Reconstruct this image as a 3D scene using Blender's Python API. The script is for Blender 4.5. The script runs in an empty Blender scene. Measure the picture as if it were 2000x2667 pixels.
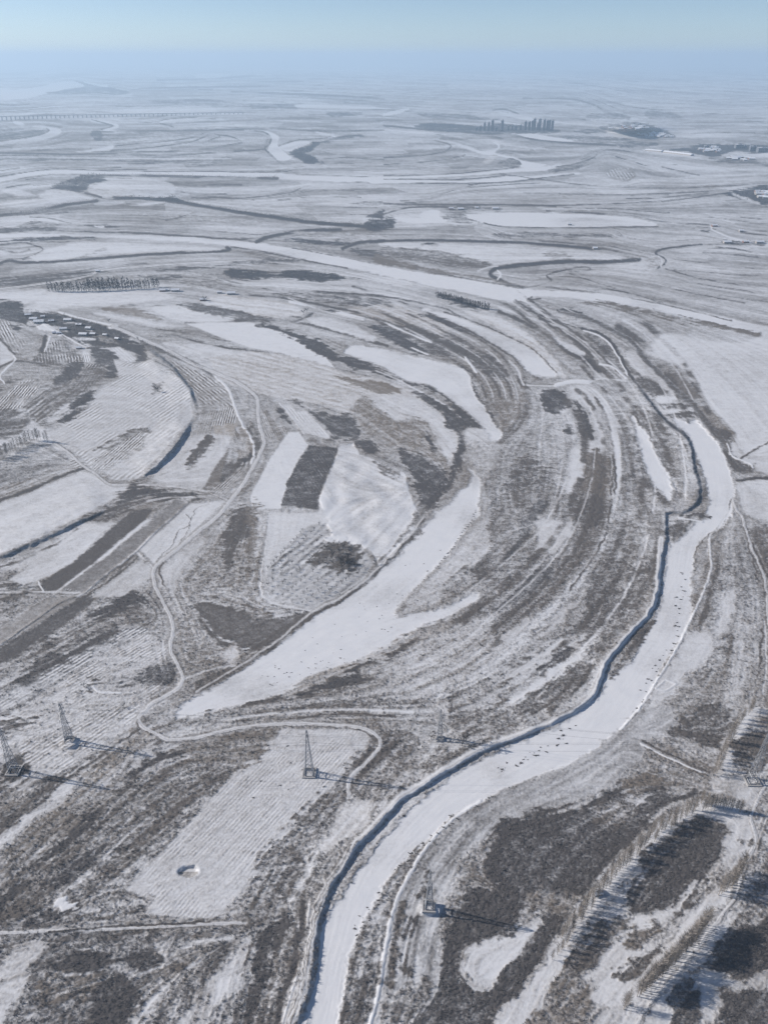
import bpy, math, random
import numpy as np
from mathutils import Vector, Matrix

# ------------------------------------------------------------------ camera, sky, sun
random.seed(7)
RNG = np.random.default_rng(11)
scn = bpy.context.scene
COL = scn.collection
CAM_H = 450.0
FPX = 2014.0                       # focal length in pixels of a 2000 x 2667 frame
YH = 148.0                         # image row of the true horizon
PITCH = math.atan((1333.5 - YH) / FPX)
SP, CP = math.sin(PITCH), math.cos(PITCH)

cam_d = bpy.data.cameras.new("camera")
cam_d.sensor_fit = 'VERTICAL'
cam_d.sensor_height = 24.0
cam_d.lens = 24.0 * FPX / 2667.0
cam_d.clip_start = 1.0
cam_d.clip_end = 300000.0
cam = bpy.data.objects.new("camera", cam_d)
cam.location = (0, 0, CAM_H)
cam.rotation_euler = (math.pi / 2 - PITCH, 0, 0)
COL.objects.link(cam)
scn.camera = cam

HAZE_D, HAZE_C, HAZE_G = 9e-5, (.575, .75, .915), .18
SUN_EL = math.radians(30.0)
SUN_AZ = math.atan2(-0.975, 0.22)           # bearing of the sun from +Y (ahead), negative is left
sun_dir = Vector((math.sin(SUN_AZ) * math.cos(SUN_EL), math.cos(SUN_AZ) * math.cos(SUN_EL), math.sin(SUN_EL)))
sd = bpy.data.lights.new("sun", 'SUN')
sd.energy = 4.2
sd.angle = math.radians(0.5)
sd.color = (1.0, 0.93, 0.85)
sun = bpy.data.objects.new("sun", sd)
sun.rotation_euler = (-sun_dir).to_track_quat('-Z', 'Y').to_euler()
sun.location = (0, 0, 800)
COL.objects.link(sun)

world = bpy.data.worlds.new("World")
scn.world = world
world.use_nodes = True
wn = world.node_tree
for n in list(wn.nodes):
    wn.nodes.remove(n)
sky = wn.nodes.new('ShaderNodeTexSky')
sky.sky_type = 'NISHITA'
sky.sun_disc = False
sky.sun_elevation = SUN_EL
sky.sun_rotation = SUN_AZ
sky.altitude = 200
sky.air_density = 0.55
sky.dust_density = 0.25
sky.ozone_density = 1.7
bg = wn.nodes.new('ShaderNodeBackground')
bg.inputs['Strength'].default_value = 0.082
wo = wn.nodes.new('ShaderNodeOutputWorld')
wn.links.new(sky.outputs[0], bg.inputs[0])
wn.links.new(bg.outputs[0], wo.inputs[0])

scn.view_settings.view_transform = 'Standard'
scn.view_settings.look = 'None'
scn.view_settings.gamma = 1.0
scn.view_settings.use_curve_mapping = False
scn.view_settings.exposure = 0.46
scn.cycles.max_bounces = 6
scn.cycles.volume_bounces = 3
scn.cycles.use_denoising = True
scn.cycles.denoising_input_passes = 'RGB_ALBEDO_NORMAL'
scn.cycles.denoising_prefilter = 'NONE'
scn.cycles.volume_step_rate = 4

# ------------------------------------------------------------------ helpers
def ground_at(px, py, z=0.0):
    """the ground point seen at a pixel of the photograph (2000 x 2667)"""
    a = (np.asarray(px, float) - 1000.0) / FPX
    b = (1333.5 - np.asarray(py, float)) / FPX
    dy = CP + b * SP
    dz = -SP + b * CP
    t = (z - CAM_H) / dz
    return a * t, dy * t

def pix(x, y, z=0.0):
    d = y * CP - (z - CAM_H) * SP
    u = y * SP + (z - CAM_H) * CP
    return 1000.0 + FPX * x / d, 1333.5 - FPX * u / d

def height_for(px, py, top):
    """height of an upright thing standing at pixel (px,py) whose top shows at row top"""
    x, y = ground_at(px, py)
    b = (1333.5 - top) / FPX
    # (y*SP + (z-H)*CP) = b*(y*CP-(z-H)*SP)
    w = y * (b * CP - SP) / (CP + b * SP)
    return float(w + CAM_H)

def tag(o, label=None, cat=None, group=None, kind=None):
    if label: o["label"] = label
    if cat: o["category"] = cat
    if group: o["group"] = group
    if kind: o["kind"] = kind
    return o

def nodes_of(m):
    m.use_nodes = True
    nt = m.node_tree
    for n in list(nt.nodes):
        nt.nodes.remove(n)
    return nt

def mat(name, col, col2=None, rough=0.85, scale=0.5, metal=0.0, bump=0.0):
    m = bpy.data.materials.new(name)
    nt = nodes_of(m)
    N, L = nt.nodes.new, nt.links.new
    out = N('ShaderNodeOutputMaterial'); p = N('ShaderNodeBsdfPrincipled')
    p.inputs['Roughness'].default_value = rough
    p.inputs['Metallic'].default_value = metal
    p.inputs['Specular IOR Level'].default_value = 0.2
    geo = N('ShaderNodeNewGeometry')
    nz = N('ShaderNodeTexNoise'); nz.inputs['Scale'].default_value = scale; nz.inputs['Detail'].default_value = 4
    L(geo.outputs['Position'], nz.inputs['Vector'])
    mx = N('ShaderNodeMix'); mx.data_type = 'RGBA'
    c2 = col2 or tuple(c * 0.7 for c in col)
    mx.inputs[6].default_value = (*c2, 1); mx.inputs[7].default_value = (*col, 1)
    L(nz.outputs[0], mx.inputs[0]); L(mx.outputs[2], p.inputs['Base Color'])
    L(p.outputs[0], out.inputs[0])
    return m

class MB:
    """collects shapes into one mesh"""
    def __init__(s): s.v = []; s.f = []
    def add(s, vs, fs):
        o = len(s.v); s.v += [tuple(v) for v in vs]; s.f += [tuple(i + o for i in f) for f in fs]; return s
    def box(s, c, d, rz=0.0):
        cx, cy, cz = c; x, y, z = d[0] / 2, d[1] / 2, d[2] / 2
        ca, sa = math.cos(rz), math.sin(rz)
        vs = []
        for k in (-z, z):
            for (i, j) in ((-x, -y), (x, -y), (x, y), (-x, y)):
                vs.append((cx + i * ca - j * sa, cy + i * sa + j * ca, cz + k))
        return s.add(vs, [(3, 2, 1, 0), (4, 5, 6, 7), (0, 1, 5, 4), (1, 2, 6, 5), (2, 3, 7, 6), (3, 0, 4, 7)])
    def bar(s, a, b, r0, r1=None, n=4, cap=True):
        a, b = Vector(a), Vector(b)
        r1 = r0 if r1 is None else r1
        d = (b - a).normalized()
        u = d.orthogonal().normalized(); w = d.cross(u)
        vs = []
        for p, r in ((a, r0), (b, r1)):
            for k in range(n):
                t = 2 * math.pi * (k + .5) / n
                vs.append(p + u * (r * math.cos(t)) + w * (r * math.sin(t)))
        fs = [(k, (k + 1) % n, n + (k + 1) % n, n + k) for k in range(n)]
        if cap: fs += [tuple(reversed(range(n))), tuple(range(n, 2 * n))]
        return s.add(vs, fs)
    def mesh(s, name, m):
        me = bpy.data.meshes.new(name)
        me.from_pydata(s.v, [], s.f)
        if m is not None: me.materials.append(m)
        me.update()
        return me
    def build(s, name, m, parent=None):
        return link(name, s.mesh(name, m), parent)

def link(name, me, parent=None):
    o = bpy.data.objects.new(name, me)
    COL.objects.link(o)
    if parent is not None: o.parent = parent
    return o

def empty(name, loc, rz=0.0):
    o = bpy.data.objects.new(name, None)
    o.location = loc; o.rotation_euler = (0, 0, rz)
    o.empty_display_size = 1.0
    COL.objects.link(o)
    return o

def copy_tree(o, parent=None):
    c = o.copy(); COL.objects.link(c)
    if parent is not None: c.parent = parent
    for ch in o.children:
        copy_tree(ch, c)
    return c
# ------------------------------------------------------------------ survey of the flood plain
# outlines of waters, fields, scrub and tracks, in the sheets they were surveyed on
SHEETS = {'F1': (0, 100, .60277), 'F2': (1000, 200, .60277), 'F3': (0, 450, .60277), 'F4': (1000, 450, .60277),
          'M1': (0, 750, .42194), 'M2': (650, 750, .42194), 'M3': (1300, 750, .42194),
          'L1': (0, 1300, .42194), 'L2': (650, 1300, .42194), 'L3': (1300, 1300, .42194),
          'B1': (0, 1850, .42194), 'B2': (650, 1850, .42194), 'B3': (1300, 1850, .42194),
          'V': (0, 790, .24111), 'RT': (1500, 2060, .30139), 'O': (0, 0, 1.20555), 'PX': (0, 0, 1.0)}
def sheet(t, pts):
    x0, y0, s = SHEETS[t]
    a = np.array([[float(c) for c in p.split(',')] for p in pts.split()])
    return a * s + np.array([x0, y0])

# style: cov (bare or scrubby share), spk (fine speckle), tone (0 dark scrub .. 1 straw), hgt (m), alpha
STY = {
 'x': {},
 'ice':    dict(cov=.05, spk=.30, tone=.3, hgt=-.4, lic=.22),
 'snow':   dict(cov=.29, spk=.42, tone=.4, lic=.35),
 'bright': dict(cov=-.05, spk=.3, tone=.8, dh=.6, lic=.1),
 'mix':    dict(cov=.60, spk=.72, tone=.36, lic=.5),
 'mixd':   dict(cov=.73, spk=.85, tone=.2, lic=.55),
 'tan':    dict(cov=.50, spk=.6, tone=.8, lic=.5),
 'tand':   dict(cov=.85, spk=.5, tone=.55, lic=.4),
 'dark':   dict(cov=.89, spk=.8, tone=.12, lic=.5),
 'vdark':  dict(cov=1.02, spk=.7, tone=.0, lic=.4),
 'road':   dict(cov=.27, spk=.25, tone=.65, dh=.3, lic=.05),
}
TRACE = '''
# ---- far plain
P F1 ice | 0,215 60,222 170,210 230,195 300,185 360,195 365,205 300,215 200,240 100,260 0,262
L F1 ice w=4 | 365,190 420,200 465,205 400,212
P F1 ice | 860,155 930,150 985,160 950,170 850,170
P F1 dark | 330,185 420,205 480,212 560,235 500,245 400,235 330,240 200,235 300,222 370,208
P F1 mixd | 640,270 900,265 1100,285 1300,280 1300,300 1150,305 900,295
P F1 dark | 1090,285 1250,282 1300,298 1200,302 1100,305
P F1 dark | 1420,320 1550,318 1550,332 1440,338
P F1 ice | 1280,288 1400,288 1659,300 1659,305 1400,300 1290,298
L F1 dark w=3 | 680,180 900,175 1100,160
L F1 dark w=3 | 600,215 900,210 1200,205
L F1 dark w=3 | 1000,230 1300,240 1659,260
P F1 ice cls=river | 0,447 90,435 170,420 215,402 205,390 140,380 200,380 255,390 268,402 245,420 190,437 100,450 0,458
L F1 dark w=2 | 0,443 90,432 170,416 212,400 205,390
P F1 ice | 60,358 95,362 110,375 70,372
L F1 ice w=5 | 400,355 480,368 510,378 490,388 450,395 500,402
L F1 dark w=2 | 400,352 450,365 490,378 440,392
P F1 dark | 400,400 440,405 440,440 400,430
L F1 ice w=4 | 690,365 740,352 850,345
L F1 dark w=2 | 850,342 740,349 685,362 750,382
P F1 ice cls=river | 1100,400 1150,402 1190,415 1205,430 1200,460 1210,475 1240,500 1260,515 1230,528 1200,525 1180,505 1155,485 1165,460 1175,435 1150,410
L F1 dark w=2.5 | 1100,400 1140,405 1170,425 1165,455 1145,475 1170,500 1195,522
L F1 dark w=2 | 1205,465 1280,440 1350,435 1420,430 1425,415 1370,402
P F1 ice | 1205,470 1280,445 1340,450 1290,475 1250,490
L F1 ice w=4 | 1370,405 1440,420 1445,428 1420,432
P F1 vdark | 1250,495 1290,475 1340,465 1350,448 1380,455 1340,490 1320,500 1370,520 1365,540 1320,540 1300,520
P F1 dark | 1380,450 1440,430 1500,420 1600,418 1500,432 1420,445
L F1 dark w=2 | 480,485 600,475 750,460 850,440 900,415
L F1 dark w=2 | 500,465 700,445 830,430 880,410
L F1 dark w=1.5 | 900,440 950,425 930,412
L F1 dark w=2 | 940,415 1000,425 1045,445 1030,455
L F1 dark w=2 | 380,490 700,490 900,475 1050,450
P F1 ice | 330,490 430,475 490,462 480,480 420,488
L F1 dark w=3 | 0,495 300,500 700,505 1000,490 1150,480
P F1 mixd | 0,500 400,505 900,510 1000,520 900,545 760,540 500,530 250,525 0,530
L F1 snow w=3 | 0,512 300,515 700,520 1000,520
P F1 mixd | 0,380 60,385 150,395 200,400 100,420 0,435
P F1 mix | 500,410 640,405 850,410 800,430 650,450 500,460 440,440
L F1 dark w=2 | 1000,393 1200,390 1400,400 1659,395
L F1 dark w=2 | 420,405 700,400 1000,395
L F1 mixd w=2 | 1400,520 1500,515 1659,525
L F1 dark w=2 | 1370,540 1395,538 1390,530
P F1 ice cls=river id=far | -80,640 0,600 230,568 500,576 900,578 1190,580 1280,592 1659,602 1720,603 1720,625 1659,622 1300,612 1180,606 900,594 600,592 240,586 0,622 -80,650
L F1 dark w=1.6 | 0,598 230,566 500,574 900,576 1190,578 1260,570
L F1 dark w=1.5 | 1280,588 1659,600
L F1 mixd w=1.5 | 1180,604 1200,580 1250,560 1390,545
P F1 vdark | 220,650 300,612 400,590 460,600 380,620 330,645 260,664
P F2 ice | 0,160 60,142 110,138 70,155 0,170
L F2 dark w=3 | 470,145 520,140 580,160
L F2 dark w=2 | 600,92 800,95 900,120 940,140
P F2 mixd | 150,160 300,160 420,175 500,185 350,185 200,178
P F2 mixd | 870,170 960,155 1040,165 1060,185 930,180
P F2 mixd | 1130,150 1240,155 1280,180 1150,180
P F2 ice cls=river id=far | -60,432 0,433 200,428 400,415 520,400 600,395 700,388 760,380 800,385 720,400 620,408 500,415 400,425 0,440 -60,440
P F2 ice cls=river id=far | -60,448 0,448 300,450 420,445 540,430 640,428 800,415 840,420 600,445 450,455 0,460 -60,458
L F2 dark w=1.5 | 0,427 200,424 420,408 560,395
L F2 dark w=2 | 0,443 300,443 430,436 520,428
L F2 dark w=2 | 0,460 450,459 640,442 820,420
P F2 ice cls=river | 210,268 300,280 360,300 420,320 480,315 490,295 460,280 490,285 500,305 480,330 560,345 590,360 660,375 700,380 640,392 585,390 580,365 500,345 430,335 370,315 300,290
P F2 mixd | 500,370 540,355 585,365 580,390 500,380
P F2 tan | 420,370 460,340 490,345 450,375
L F2 dark w=2 | 0,350 150,340 250,325 290,300 260,285 220,275
L F2 dark w=1.5 | 0,380 200,365 330,345 350,335
P F2 ice | 570,245 640,245 720,260 820,275 760,282 660,275
L F2 dark w=4 | 0,210 150,225 300,235 420,245 560,250 650,270 800,285 1000,295
P F2 vdark | 130,215 220,200 420,215 500,205 740,228 730,240 560,245 400,240 250,235
P F2 dark | 930,220 980,205 1060,195 1120,200 1200,225 1260,265 1150,262 1080,245 1000,240
P F2 dark | 820,235 900,225 960,240 880,245
P F2 mixd | 740,255 850,250 1000,265 1050,270 1100,290 1180,295 1000,290 850,280
P F2 dark | 1000,290 1080,283 1170,288 1170,300 1050,305
P F2 vdark | 1230,315 1330,300 1380,292 1500,290 1659,300 1659,330 1500,325 1440,345 1350,335 1300,320
P F2 mixd | 1400,350 1480,345 1659,370 1659,388 1550,375 1440,365
L F2 ice w=4 | 1130,318 1200,325 1330,340
L F2 dark w=2.5 | 920,325 910,345 880,360 820,385 740,410
P F2 mixd | 700,400 800,378 880,355 860,380 790,400
L F2 dark w=2 | 1000,345 1100,375 1180,400
L F2 mixd w=2 | 1200,390 1360,425
P F2 mix k rows=1020,390:1060,445:9:.35 | 950,420 1000,390 1060,395 1080,430 1040,452 980,440
L F2 tand w=3 | 1060,400 1085,425 1050,450
P F2 vdark | 1465,505 1500,492 1560,485 1659,475 1659,555 1600,545 1520,525
P F2 snow | 1500,500 1530,508 1620,545 1600,548 1510,515
L F2 dark w=2 | 1200,540 1350,520 1470,505
L F2 dark w=2 | 0,550 250,552 700,555 1000,548 1200,538
L F2 mixd w=1.5 | 200,525 300,490 400,465
P F2 tand | 740,513 780,508 820,510 780,516
P F2 tand | 1380,475 1410,468 1450,474 1410,482
L F2 mixd w=2 | 500,420 900,470 1300,480 1659,460
L F2 mixd w=2 | 600,500 1000,510 1400,495
# ---- between the hills and the second channel
P F3 dark | 220,62 300,30 380,8 460,8 400,28 350,58 330,78 300,75 340,45
P F3 vdark | 310,75 360,45 440,22 460,30 400,50 360,78
L F3 dark w=6 | 350,14 500,10 700,14 850,18 1000,20 1200,24
P F3 snow | 0,75 60,70 160,95 250,130 350,125 410,120 370,100 250,70 120,100
P F3 snow | 380,75 480,35 620,25 720,40 760,75 700,110 520,100 450,112
L F3 dark w=6 | 0,185 120,175 200,160 280,140 350,130 420,122
L F3 dark w=4 | 370,88 410,98 440,108
P F3 vdark | 500,112 620,115 700,125 780,130 850,140 800,125 740,95 700,110 600,105 510,105
P F3 ice | 410,132 470,122 540,126 500,138 430,142
P F3 ice | 560,140 650,128 720,126 640,142
L F3 vdark w=7 | 690,112 850,140 1000,165 1200,195 1400,220 1659,238
L F3 dark w=2 | 130,190 200,195 310,218
P F3 mixd k rows=80,235:230,210:8:.3 | 60,235 150,205 270,222 240,240
P F3 dark | 370,225 430,222 510,232 500,238 400,232
P F3 ice | 410,230 450,232 440,238
P F3 mix | 550,165 800,185 1000,200 1150,215 1000,215 750,200
L F3 mixd w=1.5 | 720,205 850,172
L F3 mixd w=2 | 900,105 1050,110 1250,85 1300,68
P F3 mixd | 1150,112 1160,102 1170,118
P F3 mixd | 1500,140 1600,125 1659,130 1659,142
P F3 vdark | 1570,195 1640,170 1659,170 1659,235 1640,200
L F3 mixd w=1.2 | 1300,185 1330,180 1659,182
L F3 mixd w=1.2 | 850,110 1000,108 1100,118
P F3 dark | 0,235 200,238 240,245 100,258 0,262
P F3 ice cls=river id=chan | -80,270 0,266 300,262 700,270 1000,292 1300,330 1500,370 1659,405 1720,418 1720,455 1659,440 1400,392 1200,347 1000,317 800,297 500,282 200,277 0,284 -80,290
P F3 vdark | -40,292 0,290 100,283 250,276 420,284 300,292 100,300 0,301 -40,303
L F3 dark w=3 | 240,250 500,258 660,264 1000,287 1100,297
L F3 vdark w=7 | 1108,298 1150,280 1240,262 1330,250 1470,246
P F3 mix | 1250,255 1450,258 1659,262 1659,292 1560,295 1400,285
P F3 vdark | 1220,280 1350,290 1500,305 1480,312 1300,298
L F3 vdark w=6 | 1480,330 1560,300 1659,293
P F3 dark | 1510,340 1560,330 1659,350 1659,370 1580,358
L F3 dark w=2 | 1170,310 1350,340 1600,390
L F3 dark w=3 | 1000,320 1100,335 1300,375 1500,412
L F3 vdark w=6 | 0,392 40,378 110,388 300,380 500,365 700,350 850,343 960,338 995,330 980,322
P F3 mixd | 270,372 400,340 460,322 430,345 330,368
L F3 dark w=3 | 100,375 150,355 190,330 150,312 100,302 0,312
L F3 mixd w=4 | 0,330 80,345 130,330
L F3 dark w=2 | 0,460 200,440 380,430 600,405 900,380
P F3 dark | 0,465 200,450 370,432 380,440 200,470 0,488
P F3 snow | 130,370 300,300 460,298 700,312 960,325 800,338 500,345 450,325 300,370
L F3 road w=4 cls=road | 0,502 200,477 380,450 430,425 550,410 800,392 1060,380
L F3 dark w=2 | 330,466 400,448 440,430 560,416
P F3 dark | 680,420 850,400 1000,388 1150,375 1300,385 1150,390 1000,400 850,415 700,428
P F3 vdark | 960,425 1020,415 1100,425 1200,430 1280,420 1400,430 1480,445 1470,465 1350,470 1200,455 1080,460 1000,450
L F3 mixd w=3 | 800,425 900,440 1000,470 1100,490
L F3 snow w=3 | 830,440 950,465 1050,485 1200,490
P F3 mix | 390,440 600,430 900,430 950,460 1000,490 900,500 700,470 500,460
P F3 dark | 600,450 700,445 780,455 700,462
L F3 dark w=2 | 330,555 500,545 700,540
P F3 snow | 150,560 210,520 500,515 700,525 740,545 560,560 300,585 200,598 100,600
P F3 snow | 0,510 150,500 200,510 140,560 0,555
P F3 tand | 450,590 550,580 650,610 700,630 650,637 500,605
L F3 dark w=3 | 780,570 900,590 1050,615 1250,635
L F3 dark w=3 | 900,575 1100,610 1300,625
P F3 tan cov=.34 | 900,540 1000,530 1250,590 1300,600 1200,630 1000,590 880,565
P F3 mixd | 1130,510 1300,520 1659,545 1659,580 1500,570 1300,540
P F3 tan | 1500,600 1580,575 1659,590 1659,625
L F3 dark w=3 | 1340,510 1500,520 1659,530
# ---- right-hand plain
L F4 dark w=3 | 0,180 60,160 150,148 300,150 450,158
L F4 dark w=3 | 0,135 300,138 600,140 740,145
P F4 ice cls=pond | 340,185 400,178 600,172 800,175 1000,185 1100,200 1180,228 1050,233 800,235 560,233 450,220 380,200
P F4 ice cls=pond | 155,185 180,165 240,165 235,190 270,205 240,215 100,212 50,195 150,198
L F4 dark w=2 | 340,183 400,200 450,222 560,235 800,237 1180,232
P F4 vdark | -60,245 -80,205 0,195 40,195 45,225 20,240
P F4 mixd | 250,195 280,175 330,180 400,210 340,215 270,205
P F4 mixd | 270,150 360,150 500,152 490,165 380,160 290,170
L F4 dark w=2.5 | 700,165 850,172 1050,185 1200,210 1400,225
L F4 ice w=3.5 | 1410,235 1420,250 1480,275 1550,295
P F4 dark | 1460,296 1560,298 1640,300 1630,314 1500,308
P F4 dark | 1370,247 1400,247 1400,254 1375,254
L F4 mixd w=2.2 | 1640,312 1500,310 1370,310
L F4 dark w=2.5 | 1430,320 1520,328 1580,340
P F4 mixd | 500,262 700,262 980,270 1000,275 800,280 500,278
L F4 mixd w=1.2 | 480,240 500,275
L F4 mixd w=1.2 | 990,238 1030,275
L F4 vdark w=5 | -60,300 0,297 200,292 400,296 600,302 760,315 900,330
P F4 snow cls=field label="pale snowy field between the dark creek and the ice channel" | 0,300 200,300 380,310 600,318 800,330 1000,355 1050,375 850,380 680,385 480,400 380,390 200,340 0,320
P F4 mixd tone=.3 | 0,325 200,335 300,350 460,395 420,405 300,400 150,385 0,360
P F4 vdark | 160,312 200,306 235,310 200,315
P F4 mix | 690,350 780,350 820,375 740,372
L F4 vdark w=9 | 600,498 540,485 500,462 460,440 480,415 540,405 650,392 750,385 950,385 1080,378 1100,376
L F4 snow w=4 | 405,424 450,408 490,402
L F4 bright w=3 | 490,462 505,440 490,422
L F4 mixd w=3 | 600,495 650,490 720,465 705,445 720,435 790,420 840,408 890,412 870,425 800,425
L F4 dark w=3 | 720,465 705,445 720,435 790,420
L F4 vdark w=3.5 | 1180,412 1215,390 1205,365 1170,345 1230,325 1370,310
L F4 snow w=3 | 1195,405 1200,385 1185,360
P F4 mix | 1060,340 1150,345 1190,370 1180,410 1130,420 1150,380
L F4 dark w=2 | 1215,415 1350,455 1500,480 1659,505
L F4 mixd w=2 | 800,435 900,470 1000,500
L F4 dark w=2 | 910,510 960,505 1050,520 1200,560
L F4 mixd w=3 | 900,330 960,330 1060,360 1090,378
L F4 mixd w=1.5 | 1400,370 1659,385
L F4 mixd w=1.5 | 1250,420 1500,440 1659,445
L F4 mixd w=2 | 1450,530 1659,560
P F4 ice cls=river id=chan | -60,395 0,405 200,440 400,470 580,497 750,512 900,518 1100,545 1300,590 1659,665 1720,678 1720,720 1659,712 1480,664 1300,625 1150,590 950,560 800,540 640,535 600,560 520,550 400,530 200,485 0,440 -60,430
P F4 dark tone=.45 | -40,352 0,362 100,385 300,430 450,455 560,480 600,497 500,480 350,455 200,430 0,395 -40,385
L F4 dark w=2 | 200,430 400,465 560,492
L F4 mixd w=3 | 700,495 900,518 1100,548 1300,590 1500,640
L F4 vdark w=2 | 640,536 620,548 680,545
P F4 dark tone=.4 | 920,548 1100,585 1300,625 1480,665 1659,705 1659,720 1400,668 1200,620 1050,585
P F4 tand tone=.4 | 820,560 950,570 1100,610 1250,635 1150,625 1000,590
# ---- left terraces
P M1 vdark | 0,90 140,90 130,140 300,150 500,190 700,260 780,310 900,350 880,370 800,340 700,370 560,370 480,330 300,240 200,240 150,210 60,200 0,190
P V vdark | 640,150 800,170 1000,230 1200,270 1360,330 1400,400 1300,380 1150,320 950,280 780,230 660,200
P V vdark | 1300,440 1440,440 1560,520 1600,590 1480,660 1430,640 1500,590 1420,520
P V vdark | 1000,500 1160,490 1260,600 1260,680 1050,640
P V vdark | 700,660 880,640 900,700 720,720
P V snow | 330,195 400,200 420,230 330,240
P V bright | 470,230 540,250 660,320 640,330 540,285 430,290
P V ice | 790,375 900,368 1030,380 1020,400 900,405
P V ice | 870,400 960,450 1080,455 960,470
P V snow | 690,185 800,210 780,220 700,205
P V snow | 940,265 990,268 985,295 940,290
P V mix | 260,125 350,130 330,160 270,155
P V snow | 600,250 720,285 700,295 620,275
P V mix | 1060,340 1200,390 1260,420 1180,420 1080,380
L V bright w=2.2 cls=road | 480,225 560,275 680,335 820,420 950,480
L V dark w=3 | 950,490 1150,460 1300,435
L V bright w=4 | 640,95 800,140 1000,190 1150,225 1250,240 1270,255 1190,265
P M1 mix rows=60,250:130,380:9:0.68 k | 0,200 60,200 80,240 60,270 150,320 180,330 110,400 90,410 0,310
P M1 mix k | 100,440 150,340 270,320 240,410 150,450
P M1 snow k | 0,330 40,370 95,430 60,460 0,480
P M1 vdark | 60,240 110,230 140,255 100,275
P M1 mixd cov=.8 rows=390,330:420,470:9:0.71 | 200,460 300,350 390,310 440,340 500,410 510,455 420,480 330,475
P M1 snow rows=690,375:800,470:8:0.59 k | 660,370 740,365 850,440 780,475
P M1 mix rows=210,570:60,750:7:0.68 | 0,760 0,680 150,560 220,560 265,590 260,620 150,740 60,760
P M1 mixd cov=.8 rows=560,470:470,600:8:0.59 k | 450,590 540,465 650,475 650,550 520,640 440,620
P M1 snow rows=515,400:530,460:6:0.59 k | 510,400 550,395 560,455 515,460
P M1 vdark | 330,570 400,480 520,470 450,570 350,590
P M1 mixd | 290,500 400,480 380,550 300,555
P M1 vdark | 580,380 700,390 720,440 720,550 640,545 655,480 590,470
P M1 dark | 0,600 100,560 260,555 200,550 60,600 0,640
P M1 snow cov=.40 k rows=800,900:500,1100:10:0.34 | 700,440 850,470 940,440 1000,520 1100,550 1180,650 1190,800 1000,1010 850,1180 700,1190 560,1120 520,1060 300,900 420,830 560,720 640,600 740,560
P M1 mixd cov=.8 rows=500,620:250,820:12:0.42 | 150,760 300,600 450,600 520,640 400,730 250,850 200,800
P M1 vdark | 380,830 440,750 430,710 500,650 580,640 560,690 480,760 420,820
P M1 dark | 950,600 1000,590 1010,640 960,660
P M1 mixd | 600,1010 700,960 800,880 950,880 850,920 700,1000
P M1 mix rows=700,1000:550,1130:7:0.51 | 560,1120 620,1050 800,930 860,900 900,960 720,1100 640,1180
L M1 dark w=5 | 0,490 100,455 270,470
L M1 bright w=3 | 90,420 95,450 0,540 30,590
L M1 dark w=4 | 0,310 60,370 95,410
L M1 vdark w=8 | 285,300 265,390
L M1 bright w=3 | 312,300 282,390
P M1 dark | 0,770 100,770 190,820 150,880 60,930 0,940
P M1 snow | 0,945 60,935 150,890 200,840 300,890 320,950 250,935 120,960 0,1000
P M1 dark cov=.66 | 0,1000 120,960 250,940 420,1040 400,1080 200,1180 0,1230
P M1 mix rows=450,1100:50,1270:8:0.51 | 0,1300 0,1235 200,1185 400,1085 430,1050 520,1110 400,1150 200,1235
L M1 vdark w=5 | -60,1335 0,1310 200,1240 400,1150 530,1110
P M1 snow k cls=field label="bright empty snow field below the dark ditch on the left edge" | -40,1345 0,1330 200,1255 500,1135 600,1160 650,1210 800,1225 780,1260 495,1405 300,1500 0,1635 -40,1650
L M1 road w=4 cls=road | 340,960 430,1020 500,1090 600,1150 680,1210 800,1215 1000,1220 1250,1250 1400,1305
S M1 w=9 h=4 | 900,360 1000,430 1090,510 1150,590 1190,660 1215,740
S M1 w=9 h=4 | 1200,800 1170,860 1100,970 1000,1080 860,1190
P M1 tan cov=.62 tone=.35 rows=1000,440:1350,730:9:0.51 k cls=field label="brown ploughed field curving inside the left terrace scarp" | 960,420 1100,460 1300,550 1400,600 1450,690 1440,740 1330,740 1230,710 1190,620 1110,520
P M1 mix rows=1280,760:1230,910:7:0.59 k | 1220,800 1340,740 1460,740 1460,820 1430,930 1200,920
P M1 tan cov=.66 k | 1320,850 1470,830 1440,930 1330,920
L M1 dark w=10 | 880,330 960,370 1080,420 1200,470 1300,540
L M1 bright w=5 | 1330,550 1400,610 1430,670 1460,760 1500,850 1550,930 1570,1010 1550,1080
P M1 dark | 1510,820 1570,870 1610,940 1590,1030 1560,1060 1570,980 1540,900
P M1 mixd tone=.5 | 1480,860 1540,900 1560,990 1550,1070 1480,1070 1460,1040 1480,940
P M1 vdark | 1480,1065 1540,1020 1555,1070 1500,1085
P M1 snow cov=.33 | 960,1160 1200,920 1430,925 1380,1010 1250,1230 1000,1190
P M1 tand tone=.3 k | 1260,1240 1300,1150 1420,980 1430,930 1400,1060 1350,1190
P M1 dark k | 1350,1190 1400,1080 1500,1070 1480,1100 1380,1200
P M1 dark | 1150,1090 1230,960 1320,920 1260,1020 1180,1100
P M1 mix rows=1500,1120:1330,1270:6:0.59 k | 1270,1260 1380,1200 1540,1090 1400,1300
P M1 vdark | 810,1220 900,1230 1100,1260 1220,1280 1100,1300 900,1310 700,1400 500,1422 690,1330
L M1 snow w=3 | 860,1330 1000,1300 1200,1290
L M1 dark w=4 | 970,300 1080,295 1250,340 1400,370 1659,400
L M1 dark w=6 | 1150,212 1350,205 1500,200 1659,190
P M1 tand | 650,130 800,130 1000,185 960,195 800,170 680,150
P M1 snow | 580,150 700,160 1000,215 1150,230 1000,240 700,190
P M1 snow cls=field label="pale snow field between two dark ditches above the terrace" | 1080,110 1300,130 1450,200 1150,210 940,130
P M1 dark | 1090,100 1300,110 1659,180 1659,200 1450,190 1280,150
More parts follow.
